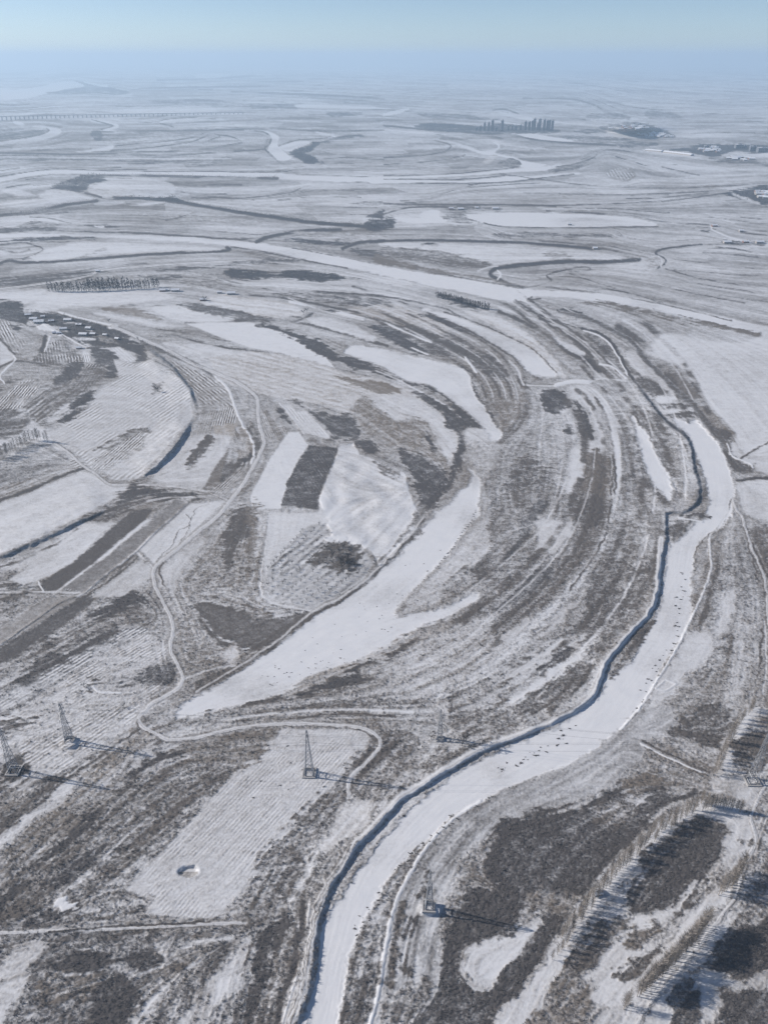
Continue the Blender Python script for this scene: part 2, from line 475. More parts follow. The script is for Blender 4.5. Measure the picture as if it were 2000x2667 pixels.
P M1 snow k cov=.12 cls=field label="bright snow wedge left of the upper dark scrub" | 1150,220 1500,212 1700,235 1860,320 2000,410 2060,490 1890,450 1740,400 1540,365 1400,320
P M1 snow | 1000,340 1200,350 1400,390 1560,410 1500,450 1300,440 1100,380
# ---- upper flood plain
P M2 tan cov=.42 tone=.75 rows=0,430:700,620:14:.22 k cls=field label="broad straw-coloured stubble field sweeping round to the oxbow" | -250,430 0,390 200,410 400,450 600,530 800,560 1000,630 1200,800 1280,900 1290,1000 1230,1080 1100,830 1000,800 880,820 800,740 700,660 640,720 600,770 450,720 200,680 0,640 -200,560
P M2 tand tone=.5 | 530,550 800,590 930,630 870,650 780,640 600,590
P M2 snow | 740,690 900,660 1100,720 1200,830 1270,960 1220,1060 1150,900 1080,820 1000,800 880,810
P M2 mixd tone=.45 | 650,690 700,660 760,720 850,770 900,820 1030,810 1090,840 1150,950 1220,1070 1210,1130 1080,1020 930,1010 850,940 760,880 620,770 660,740
P M2 vdark cov=.93 | 1080,890 1110,900 1160,1000 1120,990
P M2 vdark | 40,230 120,225 300,290 450,330 560,420 680,440 800,490 700,510 560,470 450,430 340,370 330,350 200,280
P M2 vdark | 560,420 800,500 950,570 1100,600 1250,700 1400,820 1450,870 1330,870 1250,720 1130,640 950,590 800,530 600,480
L M2 snow w=3 | 780,510 900,560 1050,640 1200,720 1300,800
P M2 vdark cov=.93 | 1200,800 1150,740 1000,640 1100,660 1250,760 1330,870 1220,870
P M2 ice cls=pond | 590,400 650,350 760,370 900,395 1050,430 1200,465 1290,490 1350,530 1380,640 1450,740 1520,850 1560,905 1500,940 1440,860 1330,760 1200,660 1090,590 960,570 850,500 720,450
P M2 mix | 480,320 600,330 760,360 900,400 750,390 620,400 560,370
P M2 vdark | 1350,530 1380,600 1450,700 1530,830 1565,880 1540,890 1450,760 1380,650
P M2 mixd tone=.35 | 1280,490 1350,450 1500,560 1620,640 1640,750 1560,870 1500,780 1400,620 1400,530
P M2 dark cov=.85 | 710,170 850,200 1000,240 1150,290 1300,330 1400,400 1500,430 1590,540 1530,560 1430,500 1340,440 1200,420 1100,400 1000,320 850,230
P M2 vdark cov=.93 | 740,240 850,230 1000,320 1100,400 1000,400 900,340
P M2 vdark | 1280,480 1340,500 1360,520 1320,520
L M2 bright w=4 | 860,225 1000,290 1120,335
L M2 bright w=5 | 1330,430 1400,520
L M2 bright w=3 | 1000,370 1100,410
P M2 tan | 700,160 850,100 1100,170 1250,250 1150,280 1000,220
P M2 vdark cov=.93 | 980,160 1200,190 1350,270 1250,240 1100,180
P M2 vdark cov=.93 | 520,50 700,80 820,80 720,115 600,70
L M2 dark w=4 | 0,40 200,60 380,90 700,160
L M2 dark w=4 | 200,10 500,30 800,50 1000,80 1200,130 1330,190
L M2 bright w=5 | 250,85 300,95 350,105
L M2 bright w=7 | 530,145 600,165 700,190
P M2 vdark | 480,135 520,130 550,145 510,148
L M2 snow w=3 | 240,60 450,140 700,190 850,220
L M2 dark w=5 | 0,170 250,205 330,190 390,160
L M2 dark w=6 | 0,185 250,210 500,260 750,330 850,360
P M2 snow | 380,190 500,190 700,260 780,320 700,310 500,250 380,220
P M2 tan cov=.33 | 0,60 300,110 320,170 200,180 0,150
P M2 ice cls=pond | 1070,135 1200,160 1400,225 1600,310 1750,390 1850,490 1890,540 1850,550 1740,530 1659,445 1600,400 1500,335 1350,250 1200,185
P M2 tan cov=.3 tone=1 | 1330,150 1500,170 1700,270 1850,420 1960,540 1950,555 1900,530 1800,430 1700,340 1600,280 1450,200
L M2 dark w=4 | 1080,140 1350,260 1600,410 1659,470 1740,540 1800,560
L M2 dark w=3 | 1200,150 1400,215 1600,300 1760,390 1890,520
P M2 vdark cov=.93 | 1150,50 1250,60 1400,110 1480,135 1400,142 1250,100
P M2 vdark cov=.93 | 250,690 350,720 500,790 600,790 680,850 690,910 640,940 540,930 500,930 400,790
P M2 vdark cov=.93 | 640,940 700,925 770,940 805,1000 760,1020 700,1010
L M2 bright w=2 | 190,710 340,900
P M2 vdark cov=.93 | 200,760 260,830 250,840 190,780
P M2 mix rows=80,760:150,920:6:.35 | 70,760 110,760 200,860 250,890 120,930 90,900
P M2 snow rows=330,760:460,920:8:.2 k | 250,720 290,760 350,760 510,930 470,930 380,900 330,900 200,720
P M2 snow k cov=.12 cls=field label="narrow bright snow strip beside the dark scrub block" | 240,890 300,890 350,950 360,970 300,1060 230,1200 190,1360 20,1370 0,1290 60,1180 130,1050
P M2 vdark cov=.9 k rows=330,1200:420,1330:9:.15 cls=field label="dark rectangular scrub block between two bright snow strips" | 370,975 540,990 550,1010 480,1150 430,1300 420,1370 270,1350 195,1340 230,1200 300,1070
P M2 snow k cov=.16 lic=.5 dune=1 cls=field label="smooth wind-drifted snow field above the orchard" | 560,970 640,960 680,1030 820,1080 950,1120 1000,1300 1060,1422 1000,1520 800,1720 750,1620 500,1560 440,1420 430,1300 490,1150
P M2 mix tone=.2 | 790,1060 900,1060 960,1140 850,1160 800,1110
P M2 vdark cov=.93 | 930,1000 1080,1060 1200,1130 1230,1200 1180,1280 1160,1350 1060,1360 1010,1200
P M2 vdark cov=.93 | 1290,900 1330,900 1320,1050 1250,1200 1190,1300 1180,1280 1260,1100
P M2 mix cov=.52 | 1320,870 1430,870 1530,920 1540,1000 1480,1150 1420,1180 1380,1150 1340,1000
P M2 snow | 1340,870 1430,865 1500,940 1420,940 1350,920
P M2 mixd | 1540,880 1659,800 1659,1300 1450,1300 1500,1100 1560,980
P M2 vdark cov=.93 | 1520,1280 1659,1210 1659,1310 1560,1330
# ---- right curves
P M3 snow cov=.26 lic=.3 cls=field label="broad white snow field right of the dark dyke" | 900,400 1100,480 1200,600 1290,720 1460,900 1410,950 1450,1050 1560,1105 1659,1150 1740,1150 1740,330 1500,340 1300,330 1050,280 960,330
P M3 snow cov=.26 lic=.3 | 1480,1195 1740,1180 1740,1400 1560,1420 1490,1300
P M3 mix | 0,160 150,240 300,360 400,480 440,540 500,540 540,530 400,400 250,290
L M3 dark w=8 | 0,150 150,215 300,300 400,375 520,455 600,520
P M3 vdark | 460,400 530,420 600,470 630,520 600,525 520,460
P M3 ice | 330,300 400,330 500,380 530,412 470,405 400,370
L M3 dark w=7 | 250,195 330,225 430,300 520,370 570,430
L M3 snow w=5 | 0,120 200,190 400,250 520,330 620,420 700,500 770,570
L M3 dark w=3 | 0,90 200,150 450,240 500,250
L M3 dark w=4 | 250,145 400,195 510,250
P M3 mixd | 520,270 620,300 700,400 760,530 700,500 600,380
P M3 mixd | 90,80 180,90 200,130 150,140
P M3 mix | 200,80 350,110 500,180 480,230 330,170
L M3 vdark w=6 | 510,250 620,285 700,350 770,460 800,530 840,580
L M3 bright w=3 | 520,262 615,295 688,355 755,465 790,540
L M3 bright w=4 | 620,470 700,490 780,560
P M3 dark | 850,560 950,560 1050,650 980,680 880,640 830,590
P M3 snow | 770,400 850,400 950,490 1070,620 1120,700 1060,650 900,550 800,520
P M3 vdark | 360,140 440,135 520,165 480,172 400,165
P M3 tand tone=.3 k | 1030,540 1120,530 1250,680 1180,690 1080,600
P M3 mixd tone=.45 k | 1180,700 1300,750 1450,900 1420,910 1300,840 1200,760
S M3 w=9,18 h=1.2 | 370,150 500,170 650,240 800,320 870,400 950,490 1060,600 1180,710 1250,800 1330,890 1400,980
L M3 vdark w=5,11 cov=.9 tone=.25 | 370,150 500,170 650,240 800,320 870,400 950,490 1060,600 1180,710 1250,800 1330,890 1400,980
L M3 snow w=3 | 400,125 550,190 800,305 880,390
P M3 dark | 1330,890 1390,880 1420,920 1400,980 1450,1050 1540,1090 1560,1105 1480,1130 1420,1100 1360,970
L M3 dark w=4 | 1490,1055 1600,990 1659,955
L M3 vdark w=6 | 1720,1172 1659,1172 1540,1175 1470,1190
L M3 bright w=3 | 1400,960 1440,1040 1540,1080 1560,1110
P M3 snow cov=.12 | 960,680 1050,660 1120,690 1000,710
P M3 snow cov=.12 | 980,760 1160,742 1190,765 1100,775
P M3 dark | 950,722 1150,712 1180,735 1000,745
P M3 dark | 1000,787 1190,777 1200,790 1060,800
P M3 ice cls=river id=main | 1085,815 1130,822 1170,835 1200,812 1225,830 1262,865 1340,950 1390,1050 1420,1150 1450,1250 1430,1400 1420,1460 1280,1460 1300,1300 1260,1150 1210,1020 1160,900
P M3 dark | 1200,1000 1280,1120 1300,1250 1240,1300 1215,1130
P M3 ice cls=pond | 820,780 850,830 910,900 940,980 1000,1100 1055,1180 1060,1290 1030,1300 990,1240 940,1180 900,1090 870,980 840,880
P M3 dark | 840,880 870,990 900,1100 950,1190 1010,1290 950,1270 890,1170 860,1050 830,930
P M3 dark | 850,800 910,850 960,980 1010,1080 1100,1150 1090,1200 1055,1170 1000,1090 940,970
P M3 mixd | 760,700 850,720 980,820 1100,900 1150,1000 1160,1200 1100,1290 1070,1290 1090,1180 1000,1060 930,900 850,790
P M3 mixd cov=.57 | 180,610 340,610 420,640 470,740 500,1000 400,1300 420,1422 0,1422 0,1000 100,870 170,760
P M3 vdark | 270,630 380,640 420,700 400,770 310,770 250,700
P M3 vdark | 500,770 550,770 590,930 520,930 500,850
P M3 vdark | 470,690 505,690 510,750 480,750
P M3 vdark | 400,830 460,850 440,910 400,900
P M3 dark cov=.76 spk=1.2 | -60,1330 60,1180 160,1060 260,1080 330,1180 300,1300 280,1440 40,1460
P M3 snow | 410,620 540,610 600,720 640,950 640,1020 540,1020 480,1000 590,940 590,880 540,760 460,680
P M3 dark tone=.3 | 520,1010 680,1040 690,1150 640,1300 650,1422 520,1422 500,1200
P M3 mixd | 740,780 810,900 830,1050 880,1200 860,1422 740,1422 750,1200
P M3 dark | 755,1150 800,1140 825,1170 780,1195
P M3 dark | 750,1320 800,1310 810,1350 760,1360
L M3 snow w=16,24 lic=.9 | 560,620 640,700 700,850 720,1000 720,1150 700,1300 680,1422
L M3 mixd w=5 | 590,680 660,800 700,1000 700,1150 680,1300
L M3 dark w=5 | 690,1000 715,1100 710,1300 695,1422
P M3 snow | 450,1000 510,1020 500,1200 480,1422 420,1422 400,1300
L M3 bright w=8 | 350,600 450,578 550,582
L M3 snow w=4 | 550,580 620,560 700,565 780,575
L M3 mixd w=18 lic=.8 | 130,540 160,600 170,700 150,780 100,850 0,940
L M3 snow w=5 | 60,450 110,500 130,560 150,600
P M3 mixd tone=.4 | 0,600 130,610 150,740 80,830 0,880
L M3 road w=3 | 170,602 340,604
# ---- left middle
C M3 x offs=-320:dark:14;-285:snow:4;-250:dark:18;-205:snow:4;-150:dark:20;-112:snow:5;-75:dark:13;55:dark:11;84:snow:4;118:dark:18;160:snow:4 | 520,560 600,620 680,740 730,880 745,1020 740,1180 715,1320 690,1422 640,1560 560,1720 450,1860 300,2020 150,2160 0,2310
C M2 x offs=-60:dark:5;-38:snow:4;-16:dark:6;8:snow:3;30:dark:7;55:snow:4;80:dark:5 | 620,60 800,110 1000,190 1180,280 1350,370 1480,470 1570,600 1600,720
C M3 x offs=-50:dark:6;-30:snow:4;-8:dark:5;14:snow:5;40:dark:7 | 60,60 220,170 380,300 500,390 600,500 700,600
C B1 x offs=-70:dark:6;-40:snow:4;-10:dark:8;30:snow:4;60:dark:9;100:snow:5 | 1100,330 900,470 700,640 500,820 300,1000 100,1180
S L1 w=12 h=3 | -60,395 0,365 200,280 400,190 500,140 700,60
P L1 dark | 490,130 560,110 720,20 900,0 800,50 640,120 560,150
P L1 snow cov=.3 | 0,420 200,330 480,170 560,150 700,140 640,200 400,330 200,420 0,440
L L1 dark w=5 | 0,425 200,340 400,250 480,180
P L1 mix | 50,520 200,420 400,320 560,300 400,420 280,510 150,530
L L1 road w=5 cls=road | -40,925 0,900 200,760 400,625 520,582 650,470 830,330 960,200 1080,100 1160,20
L L1 dark w=5 | 0,925 200,785 400,650 540,595 670,485 820,350
L L1 dark w=2 | 970,390 1050,290 1100,200 1170,160 1210,60 1290,30
L L1 snow w=5 | 830,320 890,370 950,430
P L1 dark | 0,540 150,520 320,540 300,570 0,580
L L1 road w=4 cls=road | -40,576 0,575 200,572 400,578 510,580
L L1 bright w=3 | 240,510 270,570
P L1 mixd | 0,610 60,590 200,590 100,680 0,720
P L1 mixd cov=.66 | -40,960 0,930 200,800 500,640 700,560 850,580 930,620 1000,700 900,760 600,780 400,900 200,1000 0,1060 -40,1080
P L1 mix cov=.44 | 520,600 700,480 870,380 940,450 900,560 700,570
P L1 vdark | 200,1050 400,960 600,840 760,780 700,850 450,980 250,1080
P L1 mix k cov=.44 tone=.35 rows=900,870:300,1220:8:.28 cls=field label="striped stubble field around the left lattice pylon" | -40,1370 0,1350 400,1110 700,930 900,830 1010,870 1040,990 850,1050 700,1100 570,1150 600,1200 800,1190 1000,1130 1040,1160 850,1290 850,1400 700,1470 600,1540 380,1680 280,1710 150,1630 100,1510 -40,1540
P L1 vdark cov=.8 | 640,1150 820,1070 1050,1020 1080,1080 1040,1150 900,1140 760,1160
P L1 dark | 480,1160 530,1130 600,1130 560,1190
L L1 bright w=4 | 580,1160 620,1190 750,1195
P L1 mixd tone=.35 cov=.56 | 1100,500 1250,300 1400,100 1600,60 1640,400 1659,680 1659,900 1500,1000 1440,1030 1150,1060 1100,900 1070,750 1000,560
P L1 dark cov=.95 spk=.45 lic=.25 | 1200,660 1300,630 1450,690 1659,720 1780,690 1910,700 1640,900 1500,930 1350,880 1250,760
P L1 dark | 1450,60 1580,60 1560,200 1470,300 1430,450 1370,330 1400,200
P L1 snow cov=.36 | 980,480 1150,300 1250,240 1150,400 1050,560
L L1 snow w=5 | 1140,1110 1300,1050 1450,1030
P L1 mixd | 1170,1130 1430,1040 1440,1060 1250,1160
P L1 tan cov=.3 | 1440,900 1470,930 1440,1010 1380,1000
P L1 tand tone=.05 cov=.9 k cls=field label="dark ploughed strip running down between two snowy strips" | 370,520 500,400 700,200 780,100 850,70 940,60 900,120 700,270 500,440 350,560 280,560 260,520
P L1 tan cov=.66 tone=.15 k rows=1080,60:480,560:6:.25 cls=field label="grey-brown ploughed strip beside the dark strip" | 430,570 390,540 640,370 900,170 1100,20 1160,20 1050,130 830,310 680,450 530,580
P L1 snow k cls=field label="snow field with a winding crack, inside the levee road" | 850,300 1050,150 1170,30 1390,10 1180,210 960,410
P L1 mix cov=.56 tone=.35 k rows=400,600:0,850:7:.25 | 0,750 300,600 480,590 450,640 200,780 0,890
P L1 dark k tone=.05 cov=.68 rows=850,790:0,1260:11:.35 | -40,1210 0,1180 300,1020 500,930 750,800 850,780 930,810 700,920 400,1100 150,1270 0,1340 -40,1360
P L1 snow k cov=.2 lic=.3 | 280,575 350,565 500,445 700,275 900,125 930,130 640,375 400,545 340,580
P L1 snow k cov=.24 lic=.3 | 60,500 200,400 470,190 560,160 690,150 560,280 480,380 300,480 150,530
P L1 dark k cov=.9 | 0,920 200,790 400,655 530,598 560,610 480,700 300,820 100,960 0,1010
P L1 vdark | 680,640 760,590 850,600 900,640 800,660 720,690
P L1 vdark | 560,700 700,660 760,690 640,740
P L1 dark | 260,880 330,840 360,860 290,900
L L1 road w=4 cls=road | -40,925 0,900 200,760 400,625 520,582 650,470 830,330 960,200 1080,100 1160,20
L L1 dark w=3 | 540,600 700,490 850,360
P L1 snow cov=.36 k lic=.2 | 870,380 940,440 930,480 760,600 560,610 700,500
L L1 snow w=4 | 1010,870 1000,930 1020,990
L L1 snow w=3 | 930,870 960,900 970,960
P L1 mix cov=.5 k rows=600,940:200,1180:9:.4 tone=.05 | 300,1030 500,940 750,800 850,785 925,815 700,920 480,1050 300,1160 150,1250 0,1320 0,1230
L L1 dark w=2 | 970,390 1050,290 1100,200 1170,160 1210,60 1290,30
L L1 dark w=1.5 | 1000,380 1120,260 1180,140 1150,100
# ---- oxbow
P L2 ice cls=oxbow label="broad frozen oxbow, its tip by the levee bend" | 1400,-40 1400,0 1390,100 1300,230 1200,360 1080,490 960,620 900,690 920,720 1000,705 1150,685 1300,620 1380,585 1410,610 1300,680 1250,720 1120,770 1050,790 950,860 750,960 550,1040 350,1110 200,1200 0,1270 -250,1320 -400,1360 -440,1330 -350,1230 -180,1140 0,1025 200,885 400,735 600,595 750,490 900,360 1000,240 1130,110 1250,0 1320,-60
P M2 ice cls=oxbow2 | 1180,1420 1290,1290 1370,1180 1350,1110 1420,1180 1425,1250 1405,1340 1400,1420
P L2 snow k | 130,80 300,90 420,80 440,0 420,0 500,150 380,160 330,190 100,480 90,420
P L2 mix cov=.47 spk=.38 tone=.1 k rows=480,160:110,440:20:.5 cls=field label="orchard plot with rows of small bare trees" | 110,440 340,180 480,150 520,250 700,290 760,400 700,510 540,600 380,690 120,610
P L2 dark | 380,370 540,260 610,270 700,300 640,440 500,420
P L2 bright | 480,250 540,220 620,240 700,250 660,270 560,260
P L2 mixd tone=.35 | 0,70 40,70 70,600 150,650 0,720
L L2 snow w=4 | 120,90 100,300 80,600 380,690
P L2 mix tone=.2 | 800,380 900,320 1050,50 1080,60 1060,180 900,340 820,430
L L2 road w=4 | 1080,110 900,330 700,510 560,610 380,700 150,890 0,990 -90,1045 -330,1190
L L2 dark w=6 | 1085,125 905,345 705,525 565,628 385,718 155,908 0,1012 -80,1060
P L2 tan cov=.45 tone=.4 | 940,690 1090,490 1250,320 1400,150 1659,120 1659,200 1500,330 1350,420 1200,520 1150,640 1000,700 920,715
P L2 mixd | 1200,520 1350,420 1500,330 1300,500 1250,560
P L2 dark | 1659,200 1659,420 1480,520 1350,480 1300,500 1400,370 1550,260
P L2 dark cov=.85 | 1540,560 1659,540 1659,700 1450,740 1380,720 1450,640
P L2 dark | 1240,760 1400,720 1600,650 1500,740 1300,800
P L2 tan cov=.4 tone=.7 | 200,1205 500,1065 750,975 950,875 1050,830 1240,770 1100,860 850,970 600,1080 350,1170
P L2 vdark | 0,1250 250,1200 480,1130 800,980 1000,880 1060,880 850,1000 700,1070 800,1090 650,1150 400,1200 200,1240 0,1270
P L2 mix cov=.52 | 700,1070 900,960 1250,780 1600,720 1659,900 1400,1100 1200,1200 1000,1180 800,1120
P L2 mixd cov=.62 | -400,1370 0,1270 400,1220 900,1240 1100,1290 600,1290 0,1320 -300,1400
L L2 snow w=6 | -100,1355 0,1340 300,1310 600,1300 1000,1315
L L2 dark w=4 | -100,1375 0,1365 300,1350 550,1330 900,1345
P L2 vdark | 1200,1240 1250,1240 1255,1330 1235,1380 1210,1340
P L2 tan cov=.3 tone=.9 | 1175,1220 1205,1240 1210,1310 1195,1350 1178,1310
P L2 mixd | 1250,1300 1450,1290 1659,1250 1659,1422 1260,1422
# ---- main river bend
P L3 dark | 0,380 130,210 200,60 300,0 180,0 100,100 0,280
P L3 mixd | 0,0 700,0 700,130 600,300 430,560 200,760 0,900
P L3 vdark cov=.82 | 0,420 120,220 210,40 300,20 200,180 100,330 0,480
P L3 vdark cov=.85 | 0,650 100,560 250,430 330,440 220,560 60,680
P L3 dark | 510,0 640,0 640,150 560,170 470,110
P L3 snow cov=.34 | 250,130 430,140 440,220 330,330 220,300
P L3 mixd | 720,20 860,20 1000,100 990,400 900,620 700,860 500,1000 560,700 520,560 640,330
P L3 dark cov=.8 | 560,440 700,520 780,600 720,720 600,830 400,860 560,700 520,560
P L3 dark | 700,200 760,180 740,330 650,440 700,300
P L3 dark | 810,440 890,430 850,500 800,490
P L3 dark | 780,590 840,560 830,650 740,710
P L3 snow cov=.3 | 0,980 100,800 250,720 480,640 560,520 400,740 200,870 60,980
L L3 mixd w=26,36 lic=.9 cov=.4 | 720,0 700,130 640,260 560,420 450,560 300,720 150,860 0,1010 -160,1120 -350,1210
L L3 dark w=4 | 690,30 660,200 560,390 430,560
P L3 dark cov=.82 | 0,1080 150,990 300,890 450,800 560,700 620,760 560,850 420,860 300,930 100,1050
P L3 snow | 30,1110 200,990 350,890 480,830 420,900 250,1000 100,1110
P L3 vdark | 220,1040 300,1005 335,1045 270,1085
P L3 vdark | 330,960 440,920 450,960 350,1010
P L3 snow cov=.18 | 50,1240 200,1150 400,1010 620,860 500,980 300,1110 100,1250
P L3 dark | 100,1270 300,1130 480,1010 560,1080 400,1200 200,1310
P L3 mixd | 0,1180 150,1100 50,1220 0,1240
P L3 tan cov=.28 tone=.6 | 480,1230 560,1130 620,1020 700,900 900,700 950,600 930,690 690,930 620,1080 560,1210
S L3 w=13,11,8 h=2.5 | 250,1440 300,1400 550,1250 640,1090 700,960 930,700 985,570 1000,420 1030,250 1030,110 1050,85 1150,75 1220,10 1240,-53
S M3 w=11,8 h=2.6 | 1150,1378 1220,1330 1240,1250 1210,1130 1190,1000 1150,910 1040,830 960,740 900,660 835,580
L M3 tand w=6,5 tone=.05 cov=.95 | 1040,1410 1080,1395 1160,1376 1222,1330 1240,1250 1210,1130 1190,1000 1150,910 1040,830 960,740 900,660 835,580
P L3 ice cls=river id=main label="frozen main river curving past the levee road" | 1300,-60 1300,0 1290,60 1280,110 1200,160 1130,240 1050,300 1025,450 1000,600 985,680 920,760 880,860 830,980 720,1065 665,1110 640,1190 500,1310 330,1422 0,1560 -250,1690 -450,1850 -700,2080 -800,2220 -1040,2560 -1120,2810 -1180,3300 -1000,3300 -990,3240 -970,3100 -950,2950 -920,2800 -860,2650 -780,2510 -690,2340 -580,2230 -440,2110 -300,1980 -160,1890 0,1810 250,1712 420,1640 560,1570 700,1470 760,1422 850,1310 930,1200 980,1090 1060,940 1150,820 1190,650 1190,520 1200,400 1225,300 1290,220 1400,90 1430,0 1430,-60
P L3 dark | 850,800 920,762 905,850 840,930 780,960
P L3 mixd | 720,1065 780,980 840,940 800,1000 700,1090
P L3 dark | 1045,150 1180,135 1150,200 1060,250
P L3 vdark | 1100,95 1200,100 1285,112 1270,120 1180,112
P L3 vdark | 1350,1340 1450,1330 1400,1400 1300,1422
L L3 bright w=3 | 1100,115 1250,140
P L3 mix | 1225,330 1270,260 1290,350 1290,450 1200,640 1190,500
P L3 mixd cov=.62 | 1330,600 1350,450 1420,270 1470,260 1470,500 1440,700 1330,830 1290,780
P L3 mix cov=.5 | 1360,330 1400,130 1480,160 1440,260
P L3 snow cov=.33 | 1380,640 1440,560 1470,600 1430,760 1350,830
P L3 mixd | 1380,880 1440,850 1420,950 1330,980 1280,1080 1200,1120 1280,1000
P L3 dark | 1050,1070 1110,1062 1105,1090 1060,1090
P L3 snow cov=.3 lic=.2 | 960,1180 1150,860 1290,820 1280,960 1150,1080 1080,1200 900,1330
L L3 bright w=3,5 cov=.08 | 1300,240 1300,340 1305,420 1260,570 1190,720 1120,870 1040,1010 940,1170 850,1310 750,1422
L L3 mixd w=3 | 1430,0 1400,90 1290,220 1225,300 1200,400
P L3 mixd | 1530,190 1659,170 1659,450 1600,330 1560,260
P L3 mix tone=.15 | 1480,300 1540,300 1600,500 1600,700 1500,700 1480,500
L L3 road w=5 cls=road | 1440,0 1460,60 1500,120 1540,260 1600,400 1640,520 1650,700 1680,850
L L3 dark w=3 | 1530,260 1590,480 1620,600
L L3 dark w=3 | 1560,270 1620,400 1655,500
L L3 dark w=5 | 1620,800 1610,1000 1570,1170
L L3 snow w=4 | 1635,750 1645,1000 1625,1200
P L3 dark | 1240,1280 1400,1250 1400,1350 1300,1422 1100,1422 1200,1340
P L3 mix | 1400,1000 1560,900 1580,1150 1450,1260 1300,1180
L L3 bright k w=2.5 | 960,1170 1030,1115 1095,1140 1020,1185 960,1170
# ---- near left
P B1 mixd cov=.6 | -60,1150 200,930 480,760 620,600 800,420 1000,330 1200,300 1480,350 1250,590 1000,860 760,1100 900,1150 880,1260 500,1330 -60,1360
P B1 snow k cov=.36 lic=.2 rows=1700,200:1100,800:9:.15 cls=field label="broad pale field with the tall needle pylon and a pit" | 780,1110 1000,880 1250,600 1480,360 1740,110 2320,120 2180,330 1840,680 1540,1050 1400,1220 1320,1290 900,1260 960,1150 840,1130
P B1 mix | 1150,180 1400,130 1659,110 1740,115 1480,350 1200,300 1050,250
P B1 mix tone=.5 cov=.52 | 430,440 600,310 850,130 960,190 800,300 600,460 400,600 200,720 0,880 0,860 200,690 330,600
P B1 snow cov=.22 spk=.5 lic=.4 | -60,820 0,770 250,590 420,450 500,460 330,600 200,690 50,810 0,860 -60,910
L B1 dark w=5 | -60,800 0,760 200,600 400,450 600,300 800,160 860,115
L B1 snow w=4 | 0,735 200,575 400,425 600,275 800,130
P B1 dark | 0,470 150,470 300,420 480,400 600,290 640,290 400,450 200,600 0,740
P B1 mix | 0,560 100,480 250,470 200,540 0,640
L B1 dark w=6 brk=1 | 1000,185 850,285 700,425 560,575 400,705 200,885 0,1095 -60,1150
P B1 tan cov=.5 tone=.4 | 950,200 830,280 680,420 540,560 380,690 150,850 0,990 0,930 200,780 400,640 600,480 800,310
P B1 vdark | 480,720 600,580 615,650 500,780 350,880 200,960 250,900
P B1 vdark | 920,290 1000,250 1130,255 1050,300 940,360 850,390 800,400
P B1 dark | 740,500 830,450 840,480 760,550
P B1 vdark cov=.85 | 330,1080 400,970 520,900 650,840 650,870 560,960 450,1060
P B1 vdark | -40,1190 0,1160 150,1060 100,1130 0,1220
P B1 vdark | 130,1330 250,1240 470,1180 460,1240 350,1290
P B1 vdark | 680,880 800,810 720,880
P B1 bright | 355,1210 380,1165 440,1180 450,1215 400,1230
P B1 vdark | 20,390 90,300 200,350 170,430 60,440
P B1 dark | 0,40 0,140 100,125 190,90 225,50 120,55
L B1 tan w=4 tone=.9 cov=.2 | 0,60 100,40 220,35 245,55
P B1 dark cov=.72 | -60,1390 600,1370 1000,1370 1550,1340 1659,1300 1659,2000 -60,2000
L B1 road w=7 cls=road | -60,1376 0,1375 300,1360 700,1350 1100,1330 1500,1310 1600,1320
L B1 vdark w=4 | 300,1372 700,1338 1100,1318 1300,1312
P B1 snow cov=.22 spk=.5 lic=.4 | -60,1640 0,1560 60,1480 200,1410 280,1420 220,1560 150,1700 60,1860 0,1960 -60,2000
P B1 vdark cov=1.05 | 350,1560 450,1500 600,1500 700,1560 560,1620 400,1620
P B1 vdark cov=1.05 | 800,1530 950,1450 1000,1560 920,1620 820,1590
P B1 vdark cov=1.0 | 600,1700 750,1650 850,1800 700,1960 560,1850
P B1 tan cov=.32 | 930,1420 1000,1440 1020,1520 1000,1600 950,1610 1000,1520
P B1 mixd tone=.3 | 300,1640 560,1630 600,1700 500,1800 250,1800
P B1 mix cov=.5 lic=.7 | 1000,1600 1200,1400 1350,1400 1150,1640 900,1960 780,1960
P B1 snow cov=.22 spk=.5 lic=.4 | 1110,1980 1200,1800 1300,1650 1480,1620 1470,1700 1350,1800 1260,1980
P B1 snow | 1520,1340 1600,1330 1560,1420 1500,1540 1450,1620 1350,1640 1420,1520
P B1 vdark | 1560,1650 1659,1430 1659,1700 1600,1760
# ---- near middle
L L1 tand w=1.8 tone=.1 | 1110,1160 1132,1110 1098,1040 1062,990 1052,910 1074,820 1066,740 1016,630 966,540 952,465
L L1 dark w=4 | 1060,620 1000,500 985,440 1010,400
P B2 mixd cov=.57 | 640,320 800,130 950,110 1060,180 1040,260 960,370 900,440 880,540 700,760 560,900 440,1080 380,1180 300,1500 200,1800 150,2000 0,2000 0,1040 300,680
P B2 dark cov=.8 | 400,660 540,620 560,690 450,770 380,760
P B2 dark cov=.8 | 100,1060 250,950 360,930 300,1020 200,1120 120,1150
P B2 vdark | 50,1430 200,1280 270,1290 200,1420 100,1560 20,1640
P B2 vdark | 0,1700 100,1500 130,1600 60,1800 0,1900
P B2 dark | 650,330 800,180 880,220 760,370 700,330
P B2 snow cov=.3 | 560,600 700,560 760,640 640,780 520,860 440,860
P B2 mixd | 940,480 1060,380 1130,280 1300,260 1500,200 1300,310 1150,400
L B2 vdark w=14 | 330,1180 320,1340 290,1450 270,1600 200,1750 160,2000
S B2 w=16,13,12 h=2.3 | 275,2000 305,1936 370,1750 405,1550 430,1350 460,1210 510,1090 590,970 670,850 770,750 880,630 950,550 1080,470 1230,380 1380,290 1520,220 1690,160 1870,81
